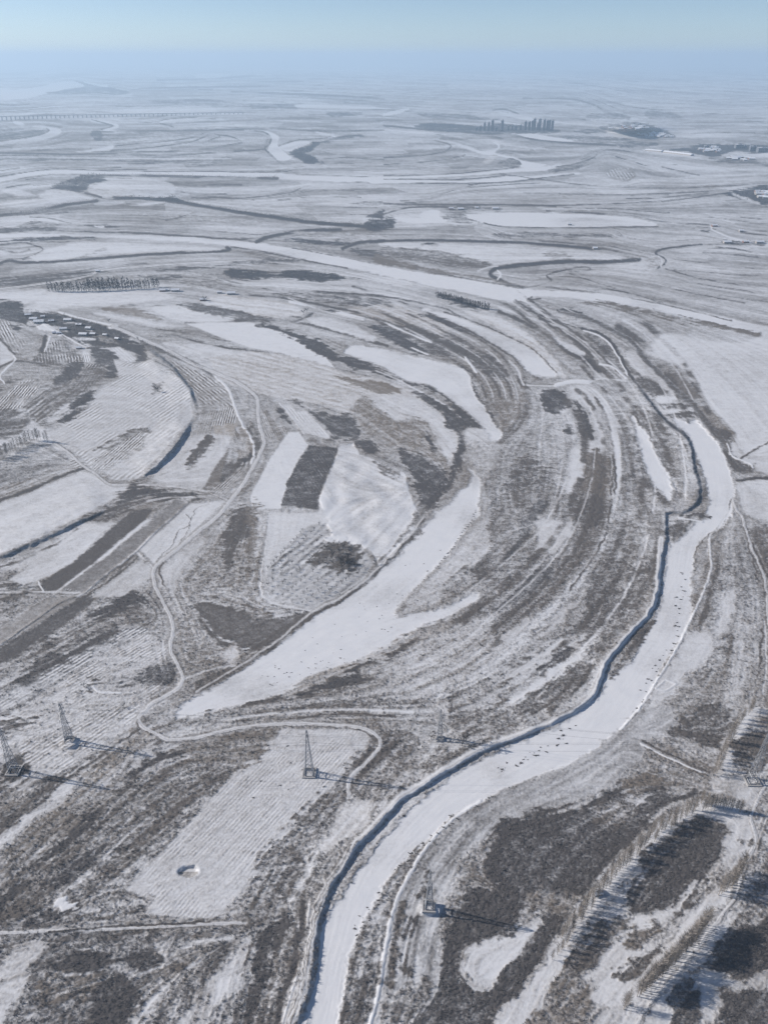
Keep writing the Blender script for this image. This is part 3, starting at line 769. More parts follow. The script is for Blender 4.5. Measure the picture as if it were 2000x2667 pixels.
L B2 road w=19,16,12 cls=road label="snowy levee road along the left bank of the main river" | 220,2000 245,1936 315,1750 355,1550 393,1350 422,1200 482,1080 562,960 642,840 742,740 852,620 922,540 1052,460 1202,370 1352,280 1502,205 1690,140 1900,60 2080,-50 2165,-200 2220,-330 2450,-590 2510,-720 2535,-1060
L B2 tand w=3 tone=.2 | 235,2000 258,1936 326,1750 364,1550 402,1350 431,1200 490,1085 570,966 650,848 750,748 860,628
L B2 tand w=3 tone=.2 | 205,2000 230,1936 302,1750 344,1550 382,1350 411,1200 472,1076 552,954 632,834
L B2 bright w=5 cov=.18 brk=1 | 375,1180 360,1300 330,1480 280,1680 220,1880 190,2000
P B2 mixd cov=.6 | 1240,680 1120,800 980,930 880,1040 800,1200 720,1330 660,1500 620,1700 590,2000 720,2000 780,1780 830,1500 870,1280 960,1060 1080,880 1230,700
P B2 snow cov=.42 lic=.6 tone=.1 | 1300,660 1659,470 1659,700 1500,760 1350,850 1250,1000 1200,1200 1180,1400 1150,1600 1140,1740 1000,1820 900,1700 800,1800 840,1500 900,1260 1020,1000
P B2 mix tone=.2 | 900,1750 1000,1680 1140,1700 1080,1800 960,1940 800,2000 760,2000
L B2 bright w=6,9,9 cov=.1 tone=1 | 1420,560 1300,640 1180,740 1080,860 1000,990 930,1130 880,1270 840,1450 810,1650 780,1800 725,2000
L B2 mixd w=18 tone=.2 | 960,1200 920,1330 890,1500 870,1700
P B2 vdark | 960,1300 1020,1280 1000,1380 950,1430
P B2 dark | 940,1500 970,1560 1000,1640 940,1620
P B2 dark | 1050,1150 1080,1080 1100,980 1110,1100 1090,1140
P B2 dark | 640,1700 780,1540 810,1640 760,1800 690,2000 590,2000
P B2 dark | 860,1250 900,1180 880,1280 860,1320
P B2 vdark cov=.92 | 1659,720 1500,780 1450,1000 1560,1120 1400,1080 1350,1120 1260,1300 1200,1450 1180,1600 1140,1760 980,2000 1480,2000 1659,1800 1659,1650 1600,1700 1400,1700 1300,1620 1310,1500 1400,1450 1659,1370
P B2 snow cov=.12 | 1310,1600 1350,1480 1500,1410 1659,1360 1830,1280 1870,1270 1740,1380 1640,1560 1560,1640 1450,1740 1380,1700
# ---- near right
P B3 snow cov=.38 tone=.15 | 0,510 250,420 420,340 560,270 700,170 790,90 870,10 1060,0 1060,120 900,220 760,420 600,520 300,610 0,720
P B3 vdark cov=.93 | 0,740 200,650 450,610 700,500 770,420 760,500 880,560 900,480 1000,480 1100,520 1200,470 1240,520 1100,570 950,660 800,820 620,1050 500,1190 380,1330 280,1500 150,1680 0,1810 0,1640 180,1450 300,1250 200,1180 0,1290
P B3 mix | 140,1150 300,1100 500,1180 380,1260 200,1220
P B3 mixd cov=.7 | 560,620 700,560 880,580 800,700 650,720
P B3 mix tone=.4 | 780,420 900,380 1000,440 900,480 880,540 800,500
P B3 snow cov=.16 tone=.7 | -40,2000 0,1870 200,1680 330,1480 400,1310 560,1120 720,930 900,760 1050,660 1200,570 1300,540 1420,560 1530,640 1540,700 1400,690 1250,640 1100,690 980,790 880,900 700,1100 560,1260 440,1430 410,1600 300,1750 180,2000
P B3 mix tone=.4 | 150,2000 300,1800 400,1640 500,1680 600,1720 600,1800 480,1936 400,2000
P B3 vdark cov=.9 | 850,920 1000,780 1200,680 1330,700 1450,740 1400,850 1320,990 1200,1110 1100,1190 1040,1270 900,1280 780,1260 800,1080 880,980
P B3 mixd | 980,790 1100,700 1230,660 1180,720 1050,790 950,900 880,930
P B3 mixd | 430,1620 440,1500 500,1450 620,1320 780,1280 850,1300 720,1400 620,1500 560,1600
P B3 dark | 540,1480 620,1390 680,1440 600,1540
P B3 snow cov=.16 | 560,1600 650,1480 780,1380 830,1280 960,1260 1060,1230 1180,1060 1210,1080 1150,1180 1000,1330 900,1480 800,1640 820,1700 780,1830 600,1790 600,1700 500,1640
P B3 mix | 780,1380 900,1330 1000,1320 900,1450 800,1470
P B3 dark | 1080,1270 1140,1180 1210,1090 1220,1120 1160,1230 1100,1300
P B3 dark | 720,1610 900,1520 1000,1440 960,1540 850,1640 740,1650
P B3 snow cov=.1 tone=.9 | 820,1700 950,1560 1150,1300 1350,1100 1430,1000 1420,860 1480,740 1540,720 1550,850 1480,1000 1400,1180 1250,1330 1100,1480 950,1700 860,1830 800,1760
P B3 snow cov=.3 | 600,1936 700,1830 860,1830 950,1760 1100,1620 1250,1420 1400,1240 1420,1300 1250,1500 1120,1700 1110,2000 500,2000
P B3 snow cov=.25 | 1420,700 1530,640 1560,760 1540,860 1440,960 1400,1000
P B3 mixd cov=.62 | 1360,1350 1480,1200 1520,1000 1600,850 1640,700 1720,700 1720,1300 1500,1350
P B3 vdark cov=.95 | 1280,1600 1300,1500 1360,1380 1500,1320 1659,1300 1720,1300 1720,1600 1500,1650 1400,1620
P B3 vdark cov=.86 | 1060,1700 1150,1620 1250,1600 1200,1700 1240,1850 1200,2000 1120,2000 1050,1800
P B3 vdark cov=.9 | 1360,1700 1500,1680 1720,1730 1720,2000 1440,2000 1380,1830
P B3 snow cov=.2 | 1270,1620 1400,1660 1530,1690 1560,1730 1400,1710 1320,1720 1350,1830 1280,1900 1240,1800
P B3 snow | 1530,1650 1720,1600 1720,1700 1570,1720
L B3 road w=10,9,6 cls=road label="snow track winding between the poplar rows" | 820,2000 850,1936 950,1790 1100,1620 1250,1420 1400,1230 1470,1130 1500,1000 1560,850 1580,790 1550,680 1570,600 1620,500 1720,360
L B3 tand w=2.2 tone=.1 | 830,2000 862,1936 962,1790 1110,1622 1260,1424 1410,1234 1480,1136 1508,1004
L B3 tand w=2 tone=.1 | 845,2000 877,1940 975,1796 1124,1628 1274,1430 1424,1240
L B3 snow w=4 | 1720,580 1659,640 1610,750 1580,870
P B3 dark | 1060,120 1200,50 1400,60 1440,110 1360,200 1300,240 1200,180 1100,170
L B3 dark w=4 | 880,190 1000,250 1150,320 1300,390
L B3 bright w=3 | 870,205 1000,275 1150,342 1250,385
P B3 snow cov=.2 tone=.8 | 1310,520 1330,400 1400,200 1480,40 1560,-30 1659,0 1560,60 1470,160 1400,400 1390,520
P B3 mixd | 1430,230 1500,170 1659,150 1720,160 1720,330 1500,380 1430,330
P B3 snow cov=.3 | 1400,420 1520,410 1600,480 1560,580 1450,560 1380,520
P B3 dark | 1480,800 1560,810 1550,830 1490,815
# ---- last: straight strips of the left middle and the levee road
P L1 tand tone=.08 cov=1.02 spk=.35 lic=.08 k | 800,80 860,65 945,58 900,125 700,295 540,425 350,562 270,545 260,520 480,370 640,230
P L1 tand tone=.2 cov=.80 spk=.35 lic=.1 k | 1080,10 1160,20 1050,125 840,305 690,440 525,575 400,545 680,332 900,162
P L1 tand tone=.35 cov=.74 spk=.4 lic=.15 k | -60,830 0,785 160,690 300,606 480,592 450,635 300,730 100,845 -60,930
P L1 dark tone=.05 cov=.95 spk=.4 k | -60,985 0,935 200,800 400,668 530,606 600,600 560,650 400,770 250,870 100,975 -60,1060
P L1 dark tone=.05 cov=.85 spk=.5 | 90,1110 220,1020 420,930 600,830 760,780 700,845 520,935 330,1040 150,1150
P V vdark cov=.95 | 0,15 200,10 240,60 210,90 330,130 250,170 80,170 0,175
L B1 road w=8,9,9,8,8,7,6 cls=road label="levee road from the terraces round the oxbow tip to the river" | 2150,540 2152,512 2152,440 2205,370 2270,310 2330,240 2345,190 2315,145 2250,112 2130,98 1940,87 1840,82 1659,90 1400,122 1250,160 1100,185 1000,168 900,112 855,60 870,20 900,0 930,-40 1030,-90 1100,-140 1130,-190 1120,-240 1085,-300 1050,-380 1068,-470 1060,-560 1010,-660 962,-755 945,-830 965,-890 1050,-960 1200,-1085 1350,-1205 1430,-1310 1490,-1380 1552,-1485 1612,-1600 1632,-1665 1600,-1765 1592,-1905 1560,-1955 1480,-2015 1390,-2060 1200,-2135 1050,-2215 870,-2295 700,-2370
L B1 tand w=2 tone=.1 | 2180,370 2245,310 2305,240 2320,192 2290,152 2230,122 2130,108 1940,97 1840,92 1659,100 1400,132 1250,170 1100,197 1000,182 890,122 845,60
'''
# ------------------------------------------------------------------ the ground as one surveyed sheet
STEP_X, STEP_Y = 2.5, 2.25
PXC = np.arange(-320.0, 2320.1, STEP_X)
PYR = np.arange(YH + 13.0, 2760.0, STEP_Y)
NC, NR = len(PXC), len(PYR)
PX, PY = np.meshgrid(PXC, PYR)
PSC = np.clip((PY - 150.0) / 1200.0, .04, 1.25)           # metres shrink with distance
GX0, GY0 = ground_at(PX, PY)
FOOT = np.hypot(GX0, np.hypot(GY0, CAM_H)) / FPX * 2.3     # metres per grid step

# value noise -------------------------------------------------------
_LAT = RNG.random((256, 256)).astype(np.float32)
def vnoise(x, y, seed=0):
    x = x + seed * 17.31; y = y + seed * 41.77
    xi = np.floor(x).astype(np.int64); yi = np.floor(y).astype(np.int64)
    fx = (x - xi).astype(np.float32); fy = (y - yi).astype(np.float32)
    fx = fx * fx * (3 - 2 * fx); fy = fy * fy * (3 - 2 * fy)
    a = _LAT[yi & 255, xi & 255]; b = _LAT[yi & 255, (xi + 1) & 255]
    c = _LAT[(yi + 1) & 255, xi & 255]; d = _LAT[(yi + 1) & 255, (xi + 1) & 255]
    return (a * (1 - fx) + b * fx) * (1 - fy) + (c * (1 - fx) + d * fx) * fy
def lodnoise(cells, seed=0, rot=.5, ax=1.0):
    """world noise whose grain stays a given number of grid steps wide near and far"""
    want = np.log2(np.maximum(FOOT * cells, .05))
    k0 = math.floor(float(want.min())); k1 = math.ceil(float(want.max()))
    acc = np.zeros(PX.shape, np.float32); wsum = np.zeros(PX.shape, np.float32)
    c, s = math.cos(rot), math.sin(rot)
    for k in range(k0, k1 + 1):
        w = np.clip(1 - np.abs(want - k), 0, 1).astype(np.float32)
        rows = np.where(w.max(axis=1) > 0)[0]
        if len(rows) == 0: continue
        r = slice(rows[0], rows[-1] + 1)
        lam = 2.0 ** k
        n = vnoise((GX0[r] * c + GY0[r] * s) / lam / ax, (GY0[r] * c - GX0[r] * s) / lam, seed + k)
        acc[r] += w[r] * n; wsum[r] += w[r] ** 2
    return .5 + (acc - np.clip(wsum, 0, 9) ** 0 * .5 * (_wtot(want, k0, k1))) / np.sqrt(np.maximum(wsum, .25))
def _wtot(want, k0, k1):
    t = np.zeros(PX.shape, np.float32)
    for k in range(k0, k1 + 1): t += np.clip(1 - np.abs(want - k), 0, 1)
    return t

def spline(p, closed, n=4):
    p = np.asarray(p, float)
    if len(p) < 3: return p
    q = np.vstack([p[-1:], p, p[:2]]) if closed else np.vstack([2 * p[0] - p[1], p, 2 * p[-1] - p[-2]])
    out = []
    m = len(p) if closed else len(p) - 1
    for i in range(m):
        a, b, c, d = q[i], q[i + 1], q[i + 2], q[i + 3]
        for t in np.arange(n) / n:
            out.append(.5 * ((2 * b) + (c - a) * t + (2 * a - 5 * b + 4 * c - d) * t * t + (3 * b - a - 3 * c + d) * t ** 3))
    if not closed: out.append(p[-1])
    return np.array(out)

def window(lo, hi):
    j0 = max(0, int((lo[0] - PXC[0]) / STEP_X) - 1); j1 = min(NC, int((hi[0] - PXC[0]) / STEP_X) + 3)
    i0 = max(0, int((lo[1] - PYR[0]) / STEP_Y) - 1); i1 = min(NR, int((hi[1] - PYR[0]) / STEP_Y) + 3)
    return i0, i1, j0, j1

def seg_dist(x, y, p, closed=False, width=None):
    """distance to a polyline (rows weighted by nothing), index-free; returns dist, lerped width, signed side"""
    best = np.full(x.shape, 1e9, np.float32); wid = np.zeros(x.shape, np.float32); side = np.zeros(x.shape, np.float32)
    n = len(p) if closed else len(p) - 1
    for i in range(n):
        a = p[i]; b = p[(i + 1) % len(p)]
        d = b - a; l2 = float(d @ d) + 1e-9
        ux = x - a[0]; uy = y - a[1]
        t = np.clip((ux * d[0] + uy * d[1]) / l2, 0, 1)
        ex = ux - t * d[0]; ey = uy - t * d[1]
        dd = ex * ex + ey * ey
        m = dd < best
        best = np.where(m, dd, best)
        if width is not None:
            wid = np.where(m, width[i] + (width[i + 1] - width[i]) * t, wid)
            side = np.where(m, d[0] * uy - d[1] * ux, side)
    return np.sqrt(best), wid, side

def inside(x, y, p):
    r = np.zeros(x.shape, bool)
    n = len(p)
    for i in range(n):
        x0, y0 = p[i]; x1, y1 = p[(i + 1) % n]
        if y0 == y1: continue
        c = ((y0 <= y) & (y < y1)) | ((y1 <= y) & (y < y0))
        r ^= c & (x < x0 + (y - y0) * (x1 - x0) / (y1 - y0))
    return r

def sstep(a, b, v):
    t = np.clip((v - a) / (b - a), 0, 1)
    return t * t * (3 - 2 * t)

# fields painted on the sheet
nA = lodnoise(9, 3); nB = lodnoise(9, 5); nC = lodnoise(28, 8); nD = lodnoise(28, 21); nE = lodnoise(70, 33)
nF = lodnoise(4, 51); nG = lodnoise(4, 57)
WX = PX + ((nA - .5) * 13 + (nC - .5) * 12 + (nF - .5) * 7) * (PSC + .05)
WY = PY + ((nB - .5) * 8 + (nD - .5) * 7 + (nG - .5) * 5) * (PSC + .03)
KX = PX + (nA - .5) * 4 * PSC; KY = PY + (nB - .5) * 3 * PSC
near = sstep(700, 1000, PY)
right_plain = sstep(1350, 1700, PX) * (1 - sstep(1000, 1500, PY))
_px, _py = (GX0 * .97 + GY0 * .24 + (nE - .5) * 160) / 420., (GY0 * .97 - GX0 * .24 + (nD - .5) * 60) / 170.
PLOT = (_LAT[np.floor(_py).astype(np.int64) & 255, np.floor(_px).astype(np.int64) & 255] - .5) * (1 - sstep(650, 850, PY))
COV = (.535 + .075 * near - .03 * right_plain + (nE - .5) * .16 + PLOT * .28).astype(np.float32)
SPK = (.32 + .38 * near).astype(np.float32)
LICA = (.42 - .06 * near).astype(np.float32)
TONE = (.3 + (nE - .5) * .2).astype(np.float32)
HGT = np.zeros_like(COV); ROWA = np.zeros_like(COV); ROWC = np.zeros_like(COV); DUNE = np.zeros_like(COV)
CLS = np.zeros(COV.shape, np.int16)
CLASSES = [('ground', 'snowy flood plain with dark scrub, stubble and old river bends', 'structure', 'ground')]
CLS_KEY = {}
GUIDES = []
CLSNAME = {'river': ('river', 'river'), 'pond': ('pond', 'pond'), 'oxbow': ('oxbow_lake', 'lake'), 'oxbow2': ('oxbow_lake', 'lake'),
           'road': ('road', 'road'), 'field': ('field', 'field')}
LABELS = {}

def parse(line):
    head, pts = line.split('|')
    lab = None
    if 'label="' in head:
        i = head.index('label="'); j = head.index('"', i + 7)
        lab = head[i + 7:j]; head = head[:i] + head[j + 1:]
    t = head.split()
    op, sh = t[0], t[1]
    sty = None; opt = {}
    for w in t[2:]:
        if w in STY: sty = w
        elif w == 'k': opt['k'] = True
        else:
            k, v = w.split('='); opt[k] = v
    return op, sh, sty, opt, lab, sheet(sh, pts)

# guides for the grain: every surveyed line and bank
def offset(p, d):
    t = np.gradient(p, axis=0); t /= np.linalg.norm(t, axis=1, keepdims=True) + 1e-9
    sc_ = np.clip((p[:, 1:2] - 150) / 1300, .05, 1.2)
    return p + np.stack([-t[:, 1], t[:, 0]], -1) * d * sc_
def families():
    out = []
    for op, sh, sty, opt, lab, p in [parse(raw) for raw in TRACE.strip().split('\n') if raw.startswith('C ')]:
        q = spline(p, False, 3)
        for spec in opt['offs'].split(';'):
            o_, s_, w_ = spec.split(':')
            out.append(('L', sh, s_, {'w': w_, 'brk': '1'}, None, offset(q, float(o_))))
    return out
LINES = [parse(raw) for raw in TRACE.strip().split('\n') if raw.strip() and raw[:2] in ('P ', 'L ', 'S ')]
_k = next(i for i, l in enumerate(LINES) if l[0] == 'S' and l[1] == 'L3')
_late = [l for l in LINES[:_k] if l[1] in ('M2', 'M3') and (l[2] == 'ice' or (l[0] == 'S' and l[1] == 'M3') or (l[0] == 'L' and l[1] == 'M3' and l[2] in ('vdark', 'tand', 'bright')))]
_late += [l for l in LINES[:_k] if l[1] == 'M3' and l[0] == 'L' and l[2] == 'dark' and 'tone' in l[3]]
LINES[:] = [l for l in LINES[:_k] if not any(l is m for m in _late)] + families() + _late + LINES[_k:]
for op, sh, sty, opt, lab, p in LINES:
    if 'rows' in opt:
        a_, b_ = opt['rows'].split(':')[:2]
        GUIDES.append(np.vstack([sheet(sh, a_), sheet(sh, b_)]))
    if op in 'LS': GUIDES.append(spline(p, False))
    elif 'k' not in opt and len(p) > 9 and sty in ('dark', 'vdark', 'mixd', 'ice'): GUIDES.append(spline(p, True)[::2])
# flow of the old river bends, for streaky grain --------------------
CG = 20
gx = np.arange(-340, 2361, CG); gy = np.arange(150, 2781, CG)
CXX, CYY = np.meshgrid(gx, gy)
S2 = np.zeros(CXX.shape); C2 = np.zeros(CXX.shape)
gp = []; gt = []
for g in GUIDES:
    seg = np.diff(g, axis=0); l = np.linalg.norm(seg, axis=1)
    m = (g[:-1] + g[1:]) / 2
    th = np.arctan2(seg[:, 1], seg[:, 0])
    for k in range(0, len(m), max(1, len(m) // 24)):
        gp.append((m[k][0], m[k][1], l[k])); gt.append(th[k])
for (x, y, l), th in zip(gp, gt):
    sc_ = max(.12, min(1.0, (y - 150) / 1200))
    d2 = (CXX - x) ** 2 + ((CYY - y) * 1.6) ** 2 + (35 * sc_) ** 2
    w = min(l, 30) / d2 ** 1.6
    C2 += w * math.cos(2 * th); S2 += w * math.sin(2 * th)
w0 = .002 / np.maximum(20, (CYY - 150)) ** 1.6
C2 += w0
TH = .5 * np.arctan2(S2, C2)
c2 = np.cos(2 * TH); s2 = np.sin(2 * TH)
def bil(A, x, y, x0, y0, dx, dy):
    u = np.clip((x - x0) / dx, 0, A.shape[1] - 1.001); v = np.clip((y - y0) / dy, 0, A.shape[0] - 1.001)
    i = v.astype(np.int32); j = u.astype(np.int32); fu = (u - j).astype(np.float32); fv = (v - i).astype(np.float32)
    return (A[i, j] * (1 - fu) + A[i, j + 1] * fu) * (1 - fv) + (A[i + 1, j] * (1 - fu) + A[i + 1, j + 1] * fu) * fv
TV = .5 * np.arctan2(bil(s2.astype(np.float32), PX, PY, gx[0], gy[0], CG, CG), bil(c2.astype(np.float32), PX, PY, gx[0], gy[0], CG, CG))
DX = np.cos(TV).astype(np.float32); DY = np.sin(TV).astype(np.float32)
def lic(src, length, step=1.6):
    acc = src.astype(np.float32).copy(); cnt = 1.0
    for sg in (1, -1):
        x = PX.astype(np.float32).copy(); y = PY.astype(np.float32).copy()
        ux = DX * sg; uy = DY * sg
        for k in range(int(length / step / 2)):
            x = x + ux * step * STEP_X; y = y + uy * step * STEP_X
            ii = np.clip(((y - PYR[0]) / STEP_Y + .5).astype(np.int32), 0, NR - 1)
            jj = np.clip(((x - PXC[0]) / STEP_X + .5).astype(np.int32), 0, NC - 1)
            vx = DX[ii, jj]; vy = DY[ii, jj]
            s_ = np.where(vx * ux + vy * uy < 0, -1, 1)
            ux = vx * s_; uy = vy * s_
            acc += src[ii, jj]; cnt += 1
    acc /= cnt
    return acc
def norm(a, s):
    return np.clip((a - a.mean(axis=1, keepdims=True) * .5 - a.mean() * .5) / (a.std() + 1e-6) * s, -1.1, 1.1).astype(np.float32)
L1n = norm(lic(lodnoise(2.2, 71), 26), .26)
L2n = norm(lic(lodnoise(3.4, 75), 150, 1.8), .26)
L3n = norm(lic(lodnoise(13, 78), 240, 3.0), .26)
N1 = norm(lodnoise(1.5, 81, .3, 1.4), .24)
N2 = norm(lodnoise(2.6, 85, .12, 2.3), .26)
N3 = norm(lodnoise(6, 88, .08, 2.2), .26)

def class_of(opt, lab, ln):
    c = opt.get('cls')
    if not c: return None
    key = (c, opt.get('id', str(ln)))
    if key not in CLS_KEY:
        CLS_KEY[key] = len(CLASSES)
        nm, cat = CLSNAME[c]
        CLASSES.append([nm, lab or LABELS.get(key), 'structure', cat, key])
    elif lab: CLASSES[CLS_KEY[key]][1] = lab
    return CLS_KEY[key]

def blend(A, sl, al, v):
    A[sl] = A[sl] * (1 - al) + v * al

def paint(sl, al, st, opt, cls):
    for k, A in (('cov', COV), ('spk', SPK), ('tone', TONE), ('lic', LICA)):
        if k in st: blend(A, sl, al, st[k])
    if st.get('hgt', 0) < 0: COV[sl] += al * ((nE[sl] - .42) * .42 + (nC[sl] - .5) * .26 + L3n[sl] * .10)
    if 'hgt' in st: blend(HGT, sl, al, st['hgt'])
    elif 'dh' in st: HGT[sl] += al * st['dh']
    blend(DUNE, sl, al, float(opt.get('dune', 0)))
    if 'rows' in opt:
        a, b, per, amp = opt['rows'].split(':')
        sh = opt['_sh']
        p0 = sheet(sh, a)[0]; p1 = sheet(sh, b)[0]
        per = float(per)
        g0 = np.array(ground_at(*p0)); g1 = np.array(ground_at(*p1))
        d = (g1 - g0) / np.linalg.norm(g1 - g0); n = np.array([-d[1], d[0]])
        # world period from the wanted spacing (photo pixels, across the rows, at the middle of the line)
        m = (p0 + p1) / 2; dp = (p1 - p0) / np.linalg.norm(p1 - p0); q = m + np.array([-dp[1], dp[0]]) * per
        gm = np.array(ground_at(*m)); gq = np.array(ground_at(*q))
        perw = (abs(float((gq - gm) @ n)) + .3) * .8
        c = (GX0[sl] * n[0] + GY0[sl] * n[1]) / perw
        ROWC[sl] = np.where(al > .5, c - math.floor(float(c.mean())), ROWC[sl])
        blend(ROWA, sl, al, float(amp) * .45)
    else:
        ROWA[sl] *= (1 - al)
    if cls is not None:
        CLS[sl] = np.where(al > .5, cls, CLS[sl])

def ditches():
    """fine field ditches and banks running with the old river bends"""
    r = random.Random(5); out = []
    for k in range(330):
        y = 205 + 1050 * r.random() ** 1.5; x = r.uniform(-60, 2060)
        if y > 800 and x > 1000: continue
        pts = [(x, y)]; sg = r.choice((-1, 1)); ln = r.uniform(3, 12); st_ = 10 + 16 * min(1, (y - 150) / 600)
        u = None
        for q in range(int(ln)):
            i = int(np.clip((y - PYR[0]) / STEP_Y, 0, NR - 1)); j = int(np.clip((x - PXC[0]) / STEP_X, 0, NC - 1))
            v = (float(DX[i, j]), float(DY[i, j]))
            if u is None: u = (v[0] * sg, v[1] * sg)
            elif u[0] * v[0] + u[1] * v[1] < 0: u = (-v[0], -v[1])
            else: u = v
            x += u[0] * st_; y += u[1] * st_; pts.append((x, y))
        if len(pts) > 2:
            w = (.9 + 1.5 * r.random()) * (.6 + .5 * min(1, (pts[0][1] - 150) / 500))
            out.append(('L', 'PX', 'snow' if r.random() < .25 else 'dark', {'w': '%.2f' % w, 'brk': '1'}, None, np.array(pts)))
    return out
LINES[0:0] = ditches()
for ln, (op, sh, sty, opt, lab, p) in enumerate(LINES):
    opt['_sh'] = sh
    st = dict(STY[sty]) if sty else {}
    for k in ('cov', 'spk', 'tone', 'lic', 'dh', 'hgt'):
        if k in opt: st[k] = float(opt[k])
    cls = class_of(opt, lab, ln)
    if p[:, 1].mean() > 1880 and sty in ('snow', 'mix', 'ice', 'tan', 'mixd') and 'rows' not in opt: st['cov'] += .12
    sharp = 'k' in opt
    if sharp and 'lic' not in opt: st['lic'] = st.get('lic', .3) * .45
    sc = float(np.clip((p[:, 1].mean() - 150) / 1200, .05, 1.2))
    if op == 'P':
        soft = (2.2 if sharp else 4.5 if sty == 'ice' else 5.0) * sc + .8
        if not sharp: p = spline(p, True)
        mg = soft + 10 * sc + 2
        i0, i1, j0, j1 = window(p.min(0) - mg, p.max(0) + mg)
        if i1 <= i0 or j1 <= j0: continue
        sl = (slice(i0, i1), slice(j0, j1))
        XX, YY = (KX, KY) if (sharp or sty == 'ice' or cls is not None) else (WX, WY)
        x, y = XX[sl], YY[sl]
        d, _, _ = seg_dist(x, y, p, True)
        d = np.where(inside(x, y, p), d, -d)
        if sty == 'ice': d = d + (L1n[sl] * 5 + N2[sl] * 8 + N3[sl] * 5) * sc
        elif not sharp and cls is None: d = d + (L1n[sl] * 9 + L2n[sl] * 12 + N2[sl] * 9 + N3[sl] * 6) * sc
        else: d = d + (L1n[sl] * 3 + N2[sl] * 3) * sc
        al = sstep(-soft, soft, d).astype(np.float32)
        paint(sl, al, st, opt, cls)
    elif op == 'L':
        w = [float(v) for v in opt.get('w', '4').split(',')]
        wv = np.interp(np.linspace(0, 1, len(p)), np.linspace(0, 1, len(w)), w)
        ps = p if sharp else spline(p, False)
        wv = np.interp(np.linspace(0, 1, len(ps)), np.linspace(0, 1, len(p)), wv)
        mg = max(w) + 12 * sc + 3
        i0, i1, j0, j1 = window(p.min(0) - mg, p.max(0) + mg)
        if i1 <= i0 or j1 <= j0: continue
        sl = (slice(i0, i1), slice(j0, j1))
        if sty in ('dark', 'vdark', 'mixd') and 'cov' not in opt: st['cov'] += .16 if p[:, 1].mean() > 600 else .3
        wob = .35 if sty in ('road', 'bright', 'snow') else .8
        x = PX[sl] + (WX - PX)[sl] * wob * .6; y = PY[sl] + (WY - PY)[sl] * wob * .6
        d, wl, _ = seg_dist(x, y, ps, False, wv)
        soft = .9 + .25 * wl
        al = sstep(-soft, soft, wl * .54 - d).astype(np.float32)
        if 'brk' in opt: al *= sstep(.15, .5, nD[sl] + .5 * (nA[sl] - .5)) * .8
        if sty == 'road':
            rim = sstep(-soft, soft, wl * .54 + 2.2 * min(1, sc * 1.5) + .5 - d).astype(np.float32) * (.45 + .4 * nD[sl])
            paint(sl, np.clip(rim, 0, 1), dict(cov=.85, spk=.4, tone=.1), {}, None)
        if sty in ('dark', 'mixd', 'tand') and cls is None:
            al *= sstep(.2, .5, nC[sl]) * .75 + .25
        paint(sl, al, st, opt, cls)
        if sty == 'road' and max(w) > 3.5:
            mid = sstep(-.8, .8, wl * .10 - d + .3).astype(np.float32) * .5
            paint(sl, mid, dict(cov=.8, tone=.3), {}, None)
    elif op == 'S':
        w = [float(v) for v in opt['w'].split(',')]
        ps = spline(p, False)
        wv = np.interp(np.linspace(0, 1, len(ps)), np.linspace(0, 1, len(w)), w)
        fall = 85 * sc + 6
        mg = fall + max(w)
        i0, i1, j0, j1 = window(p.min(0) - mg, p.max(0) + mg)
        if i1 <= i0 or j1 <= j0: continue
        sl = (slice(i0, i1), slice(j0, j1))
        x = PX[sl] + (WX - PX)[sl] * .35; y = PY[sl] + (WY - PY)[sl] * .35
        d, wl, side = seg_dist(x, y, ps, False, wv)
        dv = np.diff(ps, axis=0)
        sgn = np.sign(np.sum(dv[:, 1] - .1 * dv[:, 0]))
        s = d * np.sign(side) * sgn                      # >0 on the high side
        h = float(opt['h'])
        prof = sstep(-.5, .5, s / np.maximum(wl, .5)) * np.clip(1 - s / fall, 0, 1)
        # fade the ends out
        cum = np.r_[0, np.cumsum(np.hypot(*dv.T))]
        _, arc, _ = seg_dist(x, y, ps, False, cum)
        endf = sstep(0, fall * .6, arc) * sstep(0, fall * .6, cum[-1] - arc)
        HGT[sl] += (h * prof * endf * (.62 + .55 * nC[sl] + .25 * nA[sl])).astype(np.float32)
        band = sstep(-.2, .2, .55 - np.abs(s) / np.maximum(wl, .5)).astype(np.float32)
        paint(sl, band, dict(cov=.68, spk=.6, tone=.15, lic=.2), {}, None)

# the low hills beyond the second channel and the knoll of the far town
def hill(px, py, rx, ry, h):
    return h * np.exp(-(((PX - px) / rx) ** 2 + ((PY - py) / ry) ** 2))
HGT += (hill(340, 500, 120, 18, 13) + hill(120, 520, 130, 16, 12) + hill(40, 545, 120, 14, 9)
        + hill(1650, 333, 70, 10, 62)).astype(np.float32)
# pit in the pale field, mound under the nearest pylon
pit = np.hypot((PX - 492 - (PY - 2268) * -.5) / 23, (PY - 2268) / 16) + (nA - .5) * .5 + N2 * .25
HGT += (-1.9 * (1 - sstep(.5, 1.15, pit)) + .15 * np.exp(-((pit - 1.25) / .22) ** 2)).astype(np.float32)
COV = np.where((pit < 1.0) & (PY > 2271), .62, np.where(pit < 1.0, .3, COV)).astype(np.float32)
mound = np.hypot((PX - 1113) / 26, (PY - 2368) / 20)
HGT += (2.6 * (1 - sstep(.35, 1.15, mound))).astype(np.float32)
COV -= (.2 * (1 - sstep(.7, 1.2, mound))).astype(np.float32)
mound2 = np.hypot((PX - 182) / 26, (PY - 1938) / 14)
HGT += (2.2 * (1 - sstep(.4, 1.15, mound2))).astype(np.float32)

